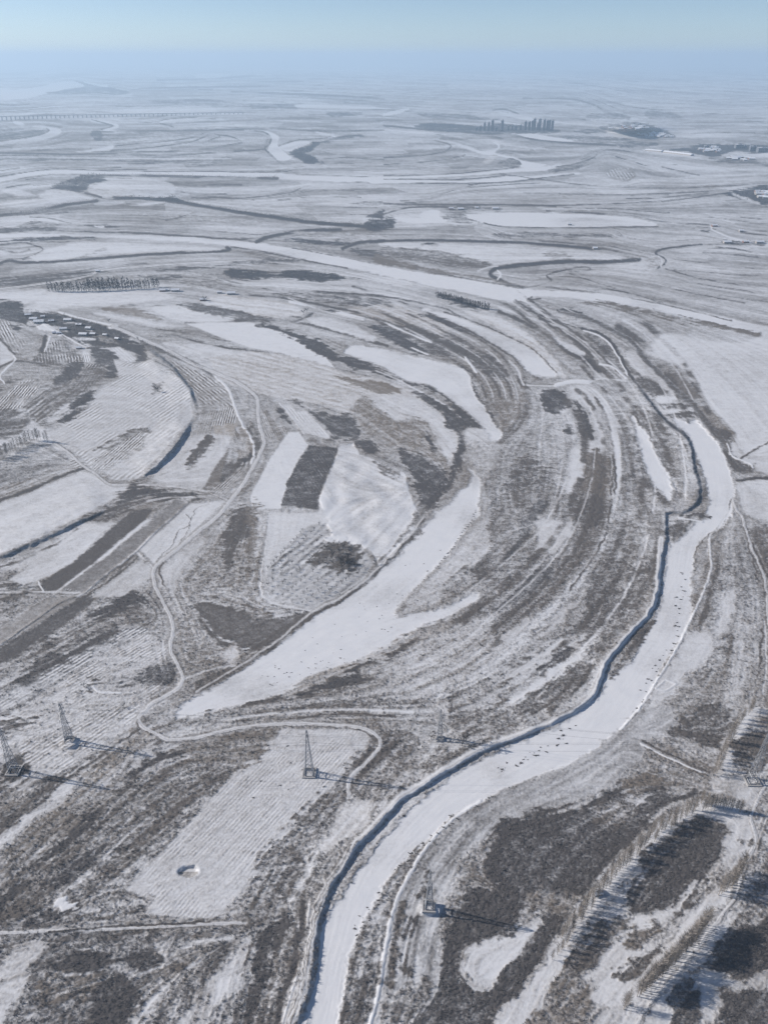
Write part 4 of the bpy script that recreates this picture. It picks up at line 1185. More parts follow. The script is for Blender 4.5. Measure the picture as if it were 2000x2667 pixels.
V = COV + LICA * (.40 * L1n + .55 * L2n + .55 * L3n) + SPK * (.33 * N1 + .29 * N2 + .15 * N3) + np.clip(LICA, 0, .3) * (nE - .5) * .5
V += .06 * near * sstep(.3, .45, SPK)
TONE += (.10 * near).astype(np.float32)
VEG = sstep(.3, .75, V)

# relief ----------------------------------------------------------------
ROWA *= np.clip(.15 + 1.5 * sstep(.2, .8, nD) * sstep(.1, .7, nB), 0, 1.5)
ZB = HGT + DUNE * .8 * (lic(lodnoise(14, 91), 8) - .5) * 3
XW, YW = ground_at(PX, PY, ZB)
fade = np.clip(3.2 / FOOT, 0, 1)
ZM = (VEG * np.clip(SPK, 0, 1) * (.55 * (N2 + .3) + .75 * N1) * 1.1 * fade
      + (1 - VEG) * .12 * (N3 + L1n) * fade * np.clip(SPK * 2, .2, 1)).astype(np.float32)
ZW = ZB + ZM
def ground_z(px, py):
    j = int(np.clip(round((px - PXC[0]) / STEP_X), 0, NC - 1)); i = int(np.clip(round((py - PYR[0]) / STEP_Y), 0, NR - 1))
    return float(ZB[i, j])
def stand(px, py):
    """world point of the ground surface at a surveyed pixel"""
    z = ground_z(px, py)
    x, y = ground_at(px, py, z)
    return float(x), float(y), z

# ground material ---------------------------------------------------------
def ground_material():
    m = bpy.data.materials.new('snowy_ground')
    nt = nodes_of(m); N, L = nt.nodes.new, nt.links.new
    out = N('ShaderNodeOutputMaterial'); p = N('ShaderNodeBsdfPrincipled')
    def attr(n):
        a = N('ShaderNodeAttribute'); a.attribute_name = n; return a.outputs['Fac']
    def math_(op, a, b=None, c=None, clamp=False):
        x = N('ShaderNodeMath'); x.operation = op; x.use_clamp = clamp
        for i, v in enumerate((a, b, c)):
            if v is None: continue
            if isinstance(v, (int, float)): x.inputs[i].default_value = v
            else: L(v, x.inputs[i])
        return x.outputs[0]
    def mixc(f, a, b):
        x = N('ShaderNodeMix'); x.data_type = 'RGBA'
        L(f, x.inputs[0]) if not isinstance(f, float) else None
        for i, v in ((6, a), (7, b)):
            if isinstance(v, tuple): x.inputs[i].default_value = (*v, 1)
            else: L(v, x.inputs[i])
        return x.outputs[2]
    geo = N('ShaderNodeNewGeometry')
    def noise(scale, detail=3.0, rough=.6):
        t = N('ShaderNodeTexNoise'); t.inputs['Scale'].default_value = scale
        t.inputs['Detail'].default_value = detail; t.inputs['Roughness'].default_value = rough
        L(geo.outputs['Position'], t.inputs['Vector']); return t.outputs[0]
    cov, spk, tone, rowc, rowa = attr('cov'), attr('spk'), attr('tone'), attr('rowc'), attr('rowa')
    n1 = noise(.55, 4, .65); n2 = noise(.06, 3); n3 = noise(1.6, 2)
    wob = math_('MULTIPLY', math_('SUBTRACT', n2, .5), .9)
    ph = math_('MULTIPLY', math_('ADD', rowc, wob), 6.28318)
    row = math_('MULTIPLY', math_('SINE', ph), rowa)
    v = math_('ADD', cov, math_('MULTIPLY', math_('SUBTRACT', n1, .5), math_('MULTIPLY', spk, 1.1)))
    v = math_('ADD', v, row)
    mr = N('ShaderNodeMapRange'); mr.interpolation_type = 'SMOOTHSTEP'
    mr.inputs[1].default_value = .06; mr.inputs[2].default_value = 1.08
    L(v, mr.inputs[0]); veg = mr.outputs[0]
    snow = mixc(n2, (.59, .605, .64), (.70, .70, .715))
    dark = mixc(n3, (.040, .040, .046), (.080, .076, .080))
    straw = mixc(n3, (.20, .165, .135), (.33, .28, .225))
    soil = mixc(tone, dark, straw)
    col = mixc(veg, snow, soil)
    L(col, p.inputs['Base Color'])
    rgh = math_('MULTIPLY_ADD', veg, .25, .65)
    L(rgh, p.inputs['Roughness'])
    p.inputs['Specular IOR Level'].default_value = .15
    bh = math_('ADD', math_('MULTIPLY', n1, math_('MULTIPLY_ADD', veg, .7, .12)), math_('MULTIPLY', row, .5))
    b = N('ShaderNodeBump'); b.inputs['Strength'].default_value = .55; b.inputs['Distance'].default_value = .8
    L(bh, b.inputs['Height']); L(b.outputs[0], p.inputs['Normal'])
    L(p.outputs[0], out.inputs[0])
    return m
M_GROUND = ground_material()

# sheets of mesh ------------------------------------------------------------
SK = 5                                       # coarse skirt beyond the surveyed plain
skx = np.array([250., 700., 2000., 6000., 20000.])
xl = PXC[0] - skx[::-1]; xr = PXC[-1] + skx
def pad(A, mode='edge'):
    return np.pad(A, ((0, SK), (SK, SK)), mode=mode)
XA, YA, ZA = pad(XW), pad(YW), pad(ZW)
ZA[NR:, :] = 0; ZA[:, :SK] = 0; ZA[:, -SK:] = 0
for k in range(SK):
    ax, ay = ground_at(np.full(NR, xl[k]), PYR); XA[:NR, k] = ax; YA[:NR, k] = ay
    ax, ay = ground_at(np.full(NR, xr[k]), PYR); XA[:NR, SK + NC + k] = ax; YA[:NR, SK + NC + k] = ay
for k, yy in enumerate((150., 50., -200., -1500., -8000.)):
    XA[NR + k, :] = XA[NR - 1, :] * (1 + .1 * k); YA[NR + k, :] = yy
ATT = {'cov': pad(V.astype(np.float32)), 'spk': pad(SPK), 'tone': pad(TONE), 'rowc': pad(ROWC), 'rowa': pad(ROWA)}
for a, v in (('rowa', 0), ('rowc', 0), ('cov', .55), ('spk', .9), ('tone', .3)):
    ATT[a][NR:] = v; ATT[a][:, :SK] = v; ATT[a][:, -SK:] = v
CA = pad(CLS); CA[NR:] = 0; CA[:, :SK] = 0; CA[:, -SK:] = 0
HN, WN = XA.shape
IDX = np.arange(HN * WN).reshape(HN, WN)
quads = np.stack([IDX[:-1, :-1], IDX[1:, :-1], IDX[1:, 1:], IDX[:-1, 1:]], -1).reshape(-1, 4)
qc = CA[:-1, :-1].reshape(-1)
P3 = np.stack([XA, YA, ZA], -1).reshape(-1, 3).astype(np.float32)
def sheet_object(name, sel):
    q = quads[sel]
    used, inv = np.unique(q, return_inverse=True)
    me = bpy.data.meshes.new(name)
    me.vertices.add(len(used)); me.vertices.foreach_set('co', P3[used].ravel())
    me.loops.add(q.size); me.loops.foreach_set('vertex_index', inv.astype(np.int32).ravel())
    me.polygons.add(len(q)); me.polygons.foreach_set('loop_start', np.arange(0, q.size, 4, dtype=np.int32))
    me.polygons.foreach_set('use_smooth', np.ones(len(q), bool))
    for k, A in ATT.items():
        at = me.attributes.new(k, 'FLOAT', 'POINT'); at.data.foreach_set('value', A.reshape(-1)[used].astype(np.float32))
    me.materials.append(M_GROUND)
    me.update(calc_edges=True)
    return link(name, me)
DEFLAB = {
 ('river', 'far'): 'straight frozen channel far off, running left to right before the towers',
 ('river', 'chan'): 'bright frozen channel sweeping from the left edge to the right edge',
 ('river', 'main'): 'frozen main river curving past the levee road to the bottom',
}
for ci, c in enumerate(CLASSES):
    sel = qc == ci
    if not sel.any(): continue
    o = sheet_object(c[0], sel)
    key = c[4] if len(c) > 4 else None
    lab = c[1] or DEFLAB.get(key) or LABELS.get(key)
    if not lab:
        ys, xs = np.where(CLS == ci)
        print('NOLABEL', c, PXC[int(xs.mean())], PYR[int(ys.mean())])
    tag(o, lab or c[0], c[3], None, 'structure')
# ------------------------------------------------------------------ materials of the things
M_STEEL = mat('galvanised_steel', (.38, .39, .41), (.26, .27, .29), .5, 2.0, .3)
M_CONC = mat('pale_concrete', (.42, .41, .40), (.30, .29, .29), .9, .8)
M_DCONC = mat('weathered_concrete', (.16, .16, .17), (.10, .10, .11), .9, .8)
M_SNOWCAP = mat('roof_snow', (.76, .77, .80), (.66, .68, .72), .7, .4)
M_BARK = mat('pale_bark', (.42, .37, .31), (.26, .22, .19), .9, 1.5)
M_TWIG = mat('bare_twigs', (.36, .325, .29), (.24, .215, .20), .9, 1.0)
M_DTWIG = mat('dark_twigs', (.075, .068, .068), (.045, .042, .048), .95, 1.0)
M_SHRUB = mat('dry_shrub', (.17, .155, .15), (.10, .095, .098), .95, 2.0)
M_WALL = mat('render_wall', (.40, .38, .36), (.30, .28, .27), .9, .6)
M_BRICK = mat('red_brick_wall', (.25, .13, .10), (.18, .10, .08), .9, .6)
M_TOWER = mat('tower_wall', (.17, .18, .20), (.12, .13, .15), .8, .05)
M_GLASS = mat('dark_glass', (.05, .06, .08), (.03, .04, .05), .2, .5)
M_WOOD = mat('dark_wood', (.12, .09, .07), (.07, .055, .045), .9, 1.0)
M_WIRE = mat('wire', (.10, .10, .11), (.08, .08, .09), .6, 1.0)

def at_h(p, z): return Vector((p[0], p[1], p[2] + z))

# ------------------------------------------------------------------ lattice pylons
def make_pylon(loc, H, base, arms, label, rz=0.0, group='lattice pylons of the power line', plinth=3.2, cage=.13):
    root = empty('lattice_pylon', loc, rz)
    tag(root, label, 'pylon', group)
    zc = H * cage
    half = lambda z: base / 2 * (1 - .97 * (z / H) ** .92) + .22
    for sx in (-1, 1):
        for sy in (-1, 1):
            m = MB()
            zs = [0, zc, H * .35, H * .62, H * .84, H * .97]
            for a, b in zip(zs[:-1], zs[1:]):
                m.bar((sx * half(a), sy * half(a), a), (sx * half(b), sy * half(b), b), .24 - .10 * a / H, .24 - .10 * b / H)
            m.build('leg', M_STEEL, root)
            MB().box((sx * half(0), sy * half(0), -.2), (1.3, 1.3, 1.8)).build('footing', M_CONC, root)
    lv = [zc + (H * .95 - zc) * (1 - (1 - k / 11) ** 1.35) for k in range(12)]
    for side in range(4):
        m = MB()
        c, s = math.cos(side * math.pi / 2), math.sin(side * math.pi / 2)
        P = lambda u, v, z: (u * c - v * s, u * s + v * c, z)
        for a, b in zip(lv[:-1], lv[1:]):
            ha, hb = half(a), half(b)
            m.bar(P(-ha, ha, a), P(hb, hb, b), .075, n=3, cap=False)
            m.bar(P(ha, ha, a), P(-hb, hb, b), .075, n=3, cap=False)
            m.bar(P(-ha, ha, a), P(ha, ha, a), .075, n=3, cap=False)
        m.build('lattice_face', M_STEEL, root)
        m = MB()                                       # heavy portal of the foot
        h0, h1 = half(0), half(zc)
        m.bar(P(-h0, h0, .5), P(h0, h0, .5), .3); m.bar(P(-h1, h1, zc), P(h1, h1, zc), .28)
        m.bar(P(-h0, h0, .5), P(0, h1, zc), .16, n=3); m.bar(P(h0, h0, .5), P(0, h1, zc), .16, n=3)
        m.build('portal_frame', M_STEEL, root)
    for z, L_ in arms:
        h = half(z) + .1
        for sx in (-1, 1):
            m = MB()
            tip = (0, sx * L_, z + .1)
            for dx in (-h, h):
                m.bar((dx, sx * h, z), tip, .13, .08, 3); m.bar((dx, sx * h, z + 1.6), tip, .11, .08, 3)
            for t in (.35, .65):
                m.bar((-h * (1 - t), sx * (h + (L_ - h) * t), z), (h * (1 - t), sx * (h + (L_ - h) * t), z), .07, n=3)
            m.build('cross_arm', M_STEEL, root)
        for sx in (-1, 1):
            MB().bar((0, sx * L_, z), (0, sx * L_, z - 2.2), .16, .16, 5).build('insulator', M_DCONC, root)
    MB().bar((0, 0, H * .94), (0, 0, H), .22, .08, 4).build('peak', M_STEEL, root)
    if plinth:
        m = MB(); b = base / 2 + plinth
        m.box((0, b, .15), (2 * b + .9, .9, 1.7)); m.box((0, -b, .15), (2 * b + .9, .9, 1.7))
        m.box((b, 0, .15), (.9, 2 * b - .9, 1.7)); m.box((-b, 0, .15), (.9, 2 * b - .9, 1.7))
        m.build('flood_wall', M_CONC, root)
    return root

PYL = [ # px, py(base), row of the top, base width m, plinth, label
 (806, 2014, 1898, 5.6, 1.6, 'tall slender lattice pylon standing alone in the broad pale field'),
 (182, 1928, 1829, 4.6, 1.2, 'lattice pylon with side arms on a snow mound in the striped field'),
 (1145, 1925, 1846, 3.6, .8, 'lattice pylon between the levee road bend and the river road'),
 (1117, 2361, 2268, 4.4, 1.5, 'lattice pylon on a small pale mound beside the snowy dyke track'),
 (1957, 2034, 1905, 5.4, 2.0, 'lattice pylon with a walled foot beside the track at the right edge'),
 (38, 2008, 1890, 5.2, 1.8, 'lattice pylon in dark scrub at the left edge of the frame'),
]
PTOP = []
for px, py, top, bw, pl, lab in PYL:
    p = stand(px, py)
    H = height_for(px, py, top)
    H = max(28.0, min(62.0, H))
    make_pylon(p, H, bw, [(H * .66, 5.2), (H * .78, 4.2), (H * .88, 3.2)] if px in (182, 38, 1145) else [(H * .80, 2.2), (H * .90, 1.7)], lab, rz=random.uniform(-.06, .06), plinth=pl)
    PTOP.append((p, H, px))

def cable(a, b, sag, label):
    m = MB(); n = 14; prev = None
    for k in range(n + 1):
        t = k / n
        q = Vector(a).lerp(Vector(b), t); q.z -= sag * 4 * t * (1 - t)
        if prev is not None: m.bar(prev, q, .055, n=3, cap=False)
        prev = q
    o = m.build('power_cable', M_WIRE)
    tag(o, label, 'cable', 'power cables between the pylons')
pt = {px: (p, H) for p, H, px in PTOP}
def tip(px, f, dy): p, H = pt[px]; return (p[0], p[1] + dy, p[2] + H * f)
for a, b, nm in ((38, 806, 'from the left edge pylon to the tall slender pylon'), (806, 1957, 'from the tall slender pylon across the frozen river to the right'),
                 (182, 1145, 'from the mound pylon to the pylon at the road bend'), (1145, 1957, 'from the road bend pylon across the frozen river')):
    for f, dy in ((.78, -3), (.78, 3), (.88, 0)):
        cable(tip(a, f, dy), tip(b, f, dy), 7.0, 'thin cable strung ' + nm)

# ------------------------------------------------------------------ bare trees
def tree_meshes(kind, seed):
    r = random.Random(seed)
    tr, cr = MB(), MB()
    if kind == 'poplar':
        H = 1.0
        tr.bar((0, 0, -.02), (.004, 0, .45), .0095, .006, 5); tr.bar((.004, 0, .45), (0, .004, .93), .006, .0018, 4)
        for k in range(150):
            z = .16 + .74 * r.random(); a = r.random() * 6.283; ln = (.09 + .14 * r.random()) * (1.1 - .5 * z)
            up = .75 + .4 * r.random()
            d = Vector((math.cos(a), math.sin(a), up * 1.35)).normalized()
            b0 = Vector((0, 0, z)); b1 = b0 + d * ln
            cr.bar(b0, b1, .0022, .0010, 3, False)
            for q in range(2):
                e = b0.lerp(b1, .4 + .5 * r.random())
                dd = (d + Vector((r.uniform(-.5, .5), r.uniform(-.5, .5), r.uniform(-.1, .5)))).normalized()
                u = dd.orthogonal().normalized() * .0022
                cr.add([e - u, e + u, e + dd * ln * .55], [(0, 1, 2)])
    elif kind == 'orchard':
        tr.bar((0, 0, -.05), (.02, .01, .38), .035, .025, 5)
        for k in range(5):
            a = k * 1.257 + r.random(); d = Vector((math.cos(a), math.sin(a), 1.0 + r.random() * .5)).normalized()
            b0 = Vector((.02, .01, .32 + .05 * r.random())); b1 = b0 + d * (.35 + .2 * r.random())
            tr.bar(b0, b1, .018, .007, 3, False)
            for q in range(14):
                e = b0.lerp(b1, .3 + .7 * r.random())
                dd = (d + Vector((r.uniform(-1, 1), r.uniform(-1, 1), r.uniform(-.3, .7)))).normalized()
                u = dd.orthogonal().normalized() * .011
                cr.add([e - u, e + u, e + dd * (.15 + .2 * r.random())], [(0, 1, 2)])
    else:
        tr.bar((0, 0, -.05), (.01, 0, .35), .03, .02, 5)
        for k in range(9):
            a = r.random() * 6.283; d = Vector((math.cos(a), math.sin(a), .7 + r.random())).normalized()
            b0 = Vector((.01, 0, .25 + .15 * r.random())); b1 = b0 + d * (.3 + .3 * r.random())
            tr.bar(b0, b1, .012, .005, 3, False)
            for q in range(16):
                e = b0.lerp(b1, .2 + .8 * r.random())
                dd = (d + Vector((r.uniform(-1, 1), r.uniform(-1, 1), r.uniform(-.4, .8)))).normalized()
                u = dd.orthogonal().normalized() * .008
                cr.add([e - u, e + u, e + dd * (.12 + .2 * r.random())], [(0, 1, 2)])
    return tr, cr
TREES = {}
for kind, bark, twig in (('poplar', M_BARK, M_TWIG), ('orchard', M_DTWIG, M_DTWIG), ('round', M_DTWIG, M_DTWIG)):
    TREES[kind] = [(t.mesh('trunk', bark), c.mesh('crown', twig)) for t, c in (tree_meshes(kind, 100 + k) for k in range(5))]
TREE_KIND = {}
def plant(kind, loc, h, label, group, name='bare_tree', wid=1.0):
    t, c = random.choice(TREES[kind])
    root = empty(name, loc, random.random() * 6.28)
    root.scale = (h * wid, h * wid, h)
    tag(root, label, 'tree', group)
    link('trunk', t, root); link('crown', c, root)
    return root

def along(sh, pts, n, jit=0.0):
    p = sheet(sh, pts)
    d = np.r_[0, np.cumsum(np.hypot(*np.diff(p, axis=0).T))]
    for k in range(n):
        t = (k + .5 + random.uniform(-.35, .35)) / n * d[-1]
        yield float(np.interp(t, d, p[:, 0])) + random.uniform(-jit, jit), float(np.interp(t, d, p[:, 1])) + random.uniform(-jit, jit) * .7

for n, jit, h, pts, lab, grp in (
  (62, 5, (11, 16), '-130,1290 -60,1190 20,1080 120,950 250,790 400,610 500,515 680,355 860,235 1000,180 1200,150',
   'bare pale poplar in the long row edging the dark scrub', 'poplars of the long row beside the scrub'),
  (42, 6, (10, 15), '-200,1480 -110,1330 -20,1190 90,1050 200,900 300,780 430,640 540,520 700,400 860,280 1000,205',
   'bare pale poplar in the second file behind the long row', 'poplars of the second file'),
  (46, 5, (17, 23), '530,1790 620,1700 700,1620 800,1540 880,1440 960,1360 1060,1250 1130,1160',
   'tall bare poplar in the dense row beside the snow track', 'tall poplars beside the snow track'),
  (18, 8, (16, 21), '1240,900 1300,860 1350,800 1390,740 1420,680',
   'tall bare poplar in the clump by the bend of the snow track', 'poplars in the clump by the track bend'),
  (3, 4, (13, 17), '390,1900 420,1880 450,1850', 'bare poplar in the small group at the near end of the track row', 'poplars at the near end of the row'),
  (20, 4, (11, 15), '1060,110 1180,130 1330,160 1430,185', 'bare poplar in the short cross row by the top of the track', 'poplars of the cross row'),
):
    for x, y in along('RT', pts, n, jit):
        plant('poplar', stand(x, y), random.uniform(*h), lab, grp, 'poplar_tree', 1.25)
for x, y in along('B3', '1330,410 1350,330 1385,260 1410,200 1450,130 1480,80 1520,30 1570,-30', 30, 8):
    plant('poplar', stand(x, y), random.uniform(10, 15), 'bare poplar in the ragged row above the right edge pylon', 'poplars above the right edge pylon', 'poplar_tree', 1.3)
for x, y in along('M1', '-10,1065 60,1025 120,985 190,955 250,935 300,955', 20, 2):
    plant('poplar', stand(x, y), random.uniform(14, 20), 'bare tree in the row along the snow strip at the left edge', 'trees of the row at the left edge', 'poplar_tree', 1.4)
# orchard in rows
oa = [(110, 440, 340, 185), (120, 480, 440, 150), (110, 540, 500, 190), (130, 590, 500, 270), (200, 610, 520, 340), (260, 640, 640, 340), (320, 655, 700, 370), (400, 640, 730, 410)]
for (xa, ya, xb, yb) in oa:
    n = 13
    for x, y in along('L2', f'{xa},{ya} {xb},{yb}', n, .6):
        plant('orchard', stand(x, y), random.uniform(3.6, 6.0), 'small bare orchard tree in one of the slanting rows', 'small trees of the orchard rows', 'orchard_tree')
for x, y in along('L2', '480,300 540,320 600,310 640,380 560,400 520,360 600,430 640,400', 22, 14):
    plant('round', stand(x, y), random.uniform(6, 10), 'dark taller bare tree in the thicket at the orchard corner', 'dark trees at the orchard corner', 'bare_tree')
for x, y, h, lab in ((760, 2200, 0, ''),):
    pass
for sh, x, y, h, lab in (
  ('M1', 975, 640, 12, 'lone dark tree clump on the snowy terrace'),
  ('M2', 335, 165, 13, 'dark tree beside the white spoil heaps'), ('M2', 355, 150, 11, 'smaller dark tree right of the one by the spoil heaps'),
  ('M1', 1265, 85, 14, 'dark round tree by the sand works'), ('L1', 520, 1160, 6, 'small leafless tree in the striped field'),
  ('L1', 765, 1285, 6, 'lone bush-like tree in the striped field nearer the road'), ('L2', 780, 405, 7, 'lone dark tree at the top of the oxbow bank road'),
  ('V', 1500, 400, 9, 'bare tree at the corner of the village'), ('V', 1180, 205, 9, 'bare tree by the white village road'),
  ('B2', 1120, 180, 8, 'dark tree beside the road bend pylon'), ('B2', 1310, 220, 8, 'dark bushy tree right of the road bend pylon'), ('B2', 1335, 190, 9, 'tall dark tree among the scrub near the road bend')):
    p = sheet(sh, f'{x},{y}')[0]
    plant('round', stand(*p), h, lab, None, 'bare_tree', 1.1)

# ------------------------------------------------------------------ far woods, belts and hedges
def clump_mass(name, label, spots, mat_, tri=26):
    vs, fs = [], []
    r = random.Random(len(spots))
    for (x, y, z, h, w) in spots:
        for k in range(tri):
            a = r.random() * 6.283; rr = w * math.sqrt(r.random()); zz = h * (.1 + .9 * r.random() ** .8)
            rr *= max(.15, 1 - (zz / h) ** 3 * .7)
            c = Vector((x + rr * math.cos(a), y + rr * math.sin(a), z + zz))
            s = (.05 + .07 * r.random()) * h
            d = Vector((r.gauss(0, .35), r.gauss(0, .35), 1)).normalized() * s * 1.8
            u = Vector((r.gauss(0, 1), r.gauss(0, 1), r.gauss(0, .2))).normalized() * s * .45
            o = len(vs); vs += [c - u, c + u, c + d]; fs.append((o, o + 1, o + 2))
        o = len(vs); t = .02 * h
        vs += [Vector((x - t, y, z)), Vector((x + t, y, z)), Vector((x, y, z + h * .9))]; fs.append((o, o + 1, o + 2))
    me = bpy.data.meshes.new(name); me.from_pydata([tuple(v) for v in vs], [], fs); me.materials.append(mat_); me.update()
    return tag(link(name, me), label, 'woods', None, 'stuff')
def belt(sh, pts, n, h, jit, wf=.3):
    out = []
    for x, y in along(sh, pts, n, jit):
        p = stand(x, y); hh = random.uniform(h * .7, h * 1.15)
        out.append((*p, hh, hh * wf))
    return out
def patch(sh, pts, n, h, wf=.35):
    p = sheet(sh, pts); out = []; lo, hi = p.min(0), p.max(0)
    while len(out) < n:
        x = random.uniform(lo[0], hi[0]); y = random.uniform(lo[1], hi[1])
        if inside(np.array([x]), np.array([y]), p)[0]:
            q = stand(x, y); hh = random.uniform(h * .6, h * 1.2); out.append((*q, hh, hh * wf))
    return out
clump_mass('tree_belt', 'dense belt of tall bare trees left of the sand works', belt('F3', '212,512 300,514 400,512 500,507 600,502 690,494', 100, 19, 2.2, .16) + belt('F3', '380,496 480,492 560,490', 28, 19, 2, .16), M_DTWIG, 30)
clump_mass('distant_woods', 'dark wood in the crook of the far river bend', patch('F1', '1250,497 1290,477 1340,467 1350,450 1380,457 1340,492 1320,502 1370,522 1365,540 1320,540 1300,522', 170, 13), M_DTWIG, 14)
clump_mass('distant_woods', 'wooded belts on the low hills at the left', patch('F3', '225,62 300,32 380,10 455,8 400,26 350,56 330,76 300,74 340,46', 130, 12) + patch('F3', '505,113 620,116 700,126 780,130 850,140 800,126 740,97 700,111 600,106', 110, 10) + belt('F3', '350,14 500,10 700,14 850,18 1000,20 1200,24', 130, 10, 1), M_DTWIG, 12)
clump_mass('tree_belt', 'long dark line of trees along the road right of the hills', belt('F3', '690,112 850,140 1000,165 1200,195 1400,220 1659,238', 260, 10, .8), M_DTWIG, 12)
clump_mass('tree_belt', 'trees along the lane below the left hill', belt('F3', '0,185 120,175 200,160 280,140 350,130 420,122', 110, 9, .8), M_DTWIG, 12)
clump_mass('distant_woods', 'dark scrubby wood above the sand works', patch('F3', '965,427 1020,417 1100,427 1200,432 1280,422 1400,432 1475,446 1465,463 1350,468 1200,453 1080,458 1000,448', 260, 7, .6), M_DTWIG, 14)
clump_mass('tree_belt', 'bare poplar belt between the two upper snow lakes', belt('M2', '1150,62 1220,72 1300,95 1400,122 1480,136', 90, 13, 2, .16), M_DTWIG, 26)
clump_mass('distant_woods', 'dark trees round the hamlet at the right edge', patch('F2', '1466,507 1500,494 1560,487 1659,478 1659,553 1600,543 1520,523', 200, 9), M_DTWIG, 12)
clump_mass('distant_woods', 'trees about the far right town', patch('F2', '1230,316 1330,302 1380,294 1500,292 1659,302 1659,328 1500,323 1440,343 1350,333 1300,318', 220, 10), M_DTWIG, 10)
clump_mass('distant_woods', 'trees around the foot of the towers', patch('F2', '130,216 220,202 420,216 500,206 740,228 730,238 560,243 400,238 250,233', 260, 14), M_DTWIG, 10)
clump_mass('distant_woods', 'trees on the knoll of the far hill town', patch('F2', '930,221 980,206 1060,196 1120,201 1200,226 1260,264 1150,261 1080,244 1000,239', 220, 12), M_DTWIG, 10)
clump_mass('distant_woods', 'small dark copse at the creek head beside the pale pond', patch('F4', '-50,242 -70,208 0,198 38,198 42,225 18,238', 70, 9), M_DTWIG, 14)
clump_mass('village_trees', 'dark bare trees and hedges filling the village on the left', patch('M1', '0,95 138,95 130,142 300,152 500,192 700,262 780,312 895,352 870,366 800,338 700,366 560,366 480,330 300,240 200,240 150,210 60,200 0,190', 330, 6, .5), M_DTWIG, 16)
clump_mass('hedge', 'ragged hedges on the terrace fields below the village', patch('M1', '385,828 440,752 432,714 500,655 578,642 560,690 480,758 420,818', 60, 5, .5) + belt('M1', '880,330 960,370 1080,420 1200,470 1300,540', 80, 4, 2, .5) + belt('M1', '970,300 1080,295 1250,340 1400,370 1659,400', 70, 3.5, 1.5, .5), M_DTWIG, 14)
clump_mass('tree_belt', 'scattered trees and hedges of the farms round the pale pond', belt('F4', '260,160 330,158 420,156 500,158', 40, 7, 1) + belt('F4', '640,160 760,170 900,176 1060,188 1180,200 1240,210', 60, 6, 1) + belt('F4', '1450,300 1550,305 1640,306', 40, 6, 1) + belt('F4', '900,512 960,505 1050,520', 20, 4, 1), M_DTWIG, 12)
clump_mass('distant_woods', 'dark thickets in the lower right corner', patch('B3', '1290,1595 1310,1510 1370,1400 1500,1330 1659,1310 1720,1320 1720,1590 1500,1640 1400,1610', 200, 4, .5) + patch('B3', '1370,1710 1500,1690 1720,1740 1720,1990 1450,1990 1390,1830', 110, 3, .5) + patch('B3', '1065,1705 1150,1630 1245,1605 1200,1700 1235,1850 1200,1990 1125,1990 1055,1800', 60, 2.5, .5), M_SHRUB, 14)

# ------------------------------------------------------------------ shrubs frozen into the ice and on its edges
def shrub_mesh(seed):
    r = random.Random(seed); m = MB()
    for k in range(46):
        a = r.random() * 6.283; d = Vector((math.cos(a) * 1.1, math.sin(a) * 1.1, .35 + r.random())).normalized()
        b0 = Vector((r.uniform(-.35, .35), r.uniform(-.25, .25), 0)); L_ = .45 + .45 * r.random()
        u = d.orthogonal().normalized() * .07
        m.add([b0 - u, b0 + u, b0 + d * L_], [(0, 1, 2)])
    n = 7
    top = [(0, 0, .42)]; ring = [(.55 * math.cos(6.283 * k / n) * r.uniform(.8, 1.2), .45 * math.sin(6.283 * k / n) * r.uniform(.8, 1.2), -.1) for k in range(n)]
    m.add(top + ring, [(0, 1 + k, 1 + (k + 1) % n) for k in range(n)])
    return m.mesh('shrub', M_SHRUB)
SHR = [shrub_mesh(k) for k in range(5)]
def shrub(px, py, s, label, grp):
    o = link('shrub', random.choice(SHR)); o.location = stand(px, py)
    o.rotation_euler = (0, 0, random.uniform(-.5, .5)); o.scale = (s * random.uniform(1, 1.9), s * random.uniform(.7, 1.1), s * random.uniform(.55, .8))
    tag(o, label, 'shrub', grp)
for x, y in along('B2', '640,1400 680,1320 740,1240 800,1180 880,1010 960,920 1090,810 1180,730 1240,660', 44, 13):
    shrub(x, y, random.uniform(.5, 1.6), 'low dark shrub on the right ice edge of the near river', 'shrubs on the near right ice edge')
for x, y in along('B3', '-30,380 60,350 150,310 240,270 330,215 400,175 450,90', 30, 16):
    shrub(x, y, random.uniform(.5, 1.9), 'dark shrub frozen in the ice below the river bend', 'shrubs in the ice below the bend')
for x, y in along('L3', '850,1290 900,1150 1000,1000 1060,900 1100,780 1110,620 1140,520 1130,440', 34, 11):
    shrub(x, y, random.uniform(.8, 2.2), 'dark shrub on the ice along the upper right bank', 'shrubs along the upper right bank')
for x, y in along('L2', '1400,60 1360,150 1310,210 1255,300 1210,350 1150,430', 30, 2):
    shrub(x, y, random.uniform(.9, 1.9), 'dark shrub in the dotted line along the oxbow edge', 'shrubs dotted along the oxbow edge')
for k in range(70):
    t = random.random(); u = random.uniform(-.42, .42)
    a = np.array([np.interp(t, [0, .35, .7, 1], [80, 430, 830, 1200]), np.interp(t, [0, .35, .7, 1], [1120, 960, 690, 330])])
    wd = np.interp(t, [0, .35, .7, 1], [120, 330, 330, 230])
    p = sheet('L2', f'{a[0] + u * wd * .6},{a[1] + u * wd * .75}')[0]
    shrub(p[0], p[1], random.uniform(.45, 1.1), 'tiny dark tuft poking through the oxbow ice', 'tufts in the oxbow ice')
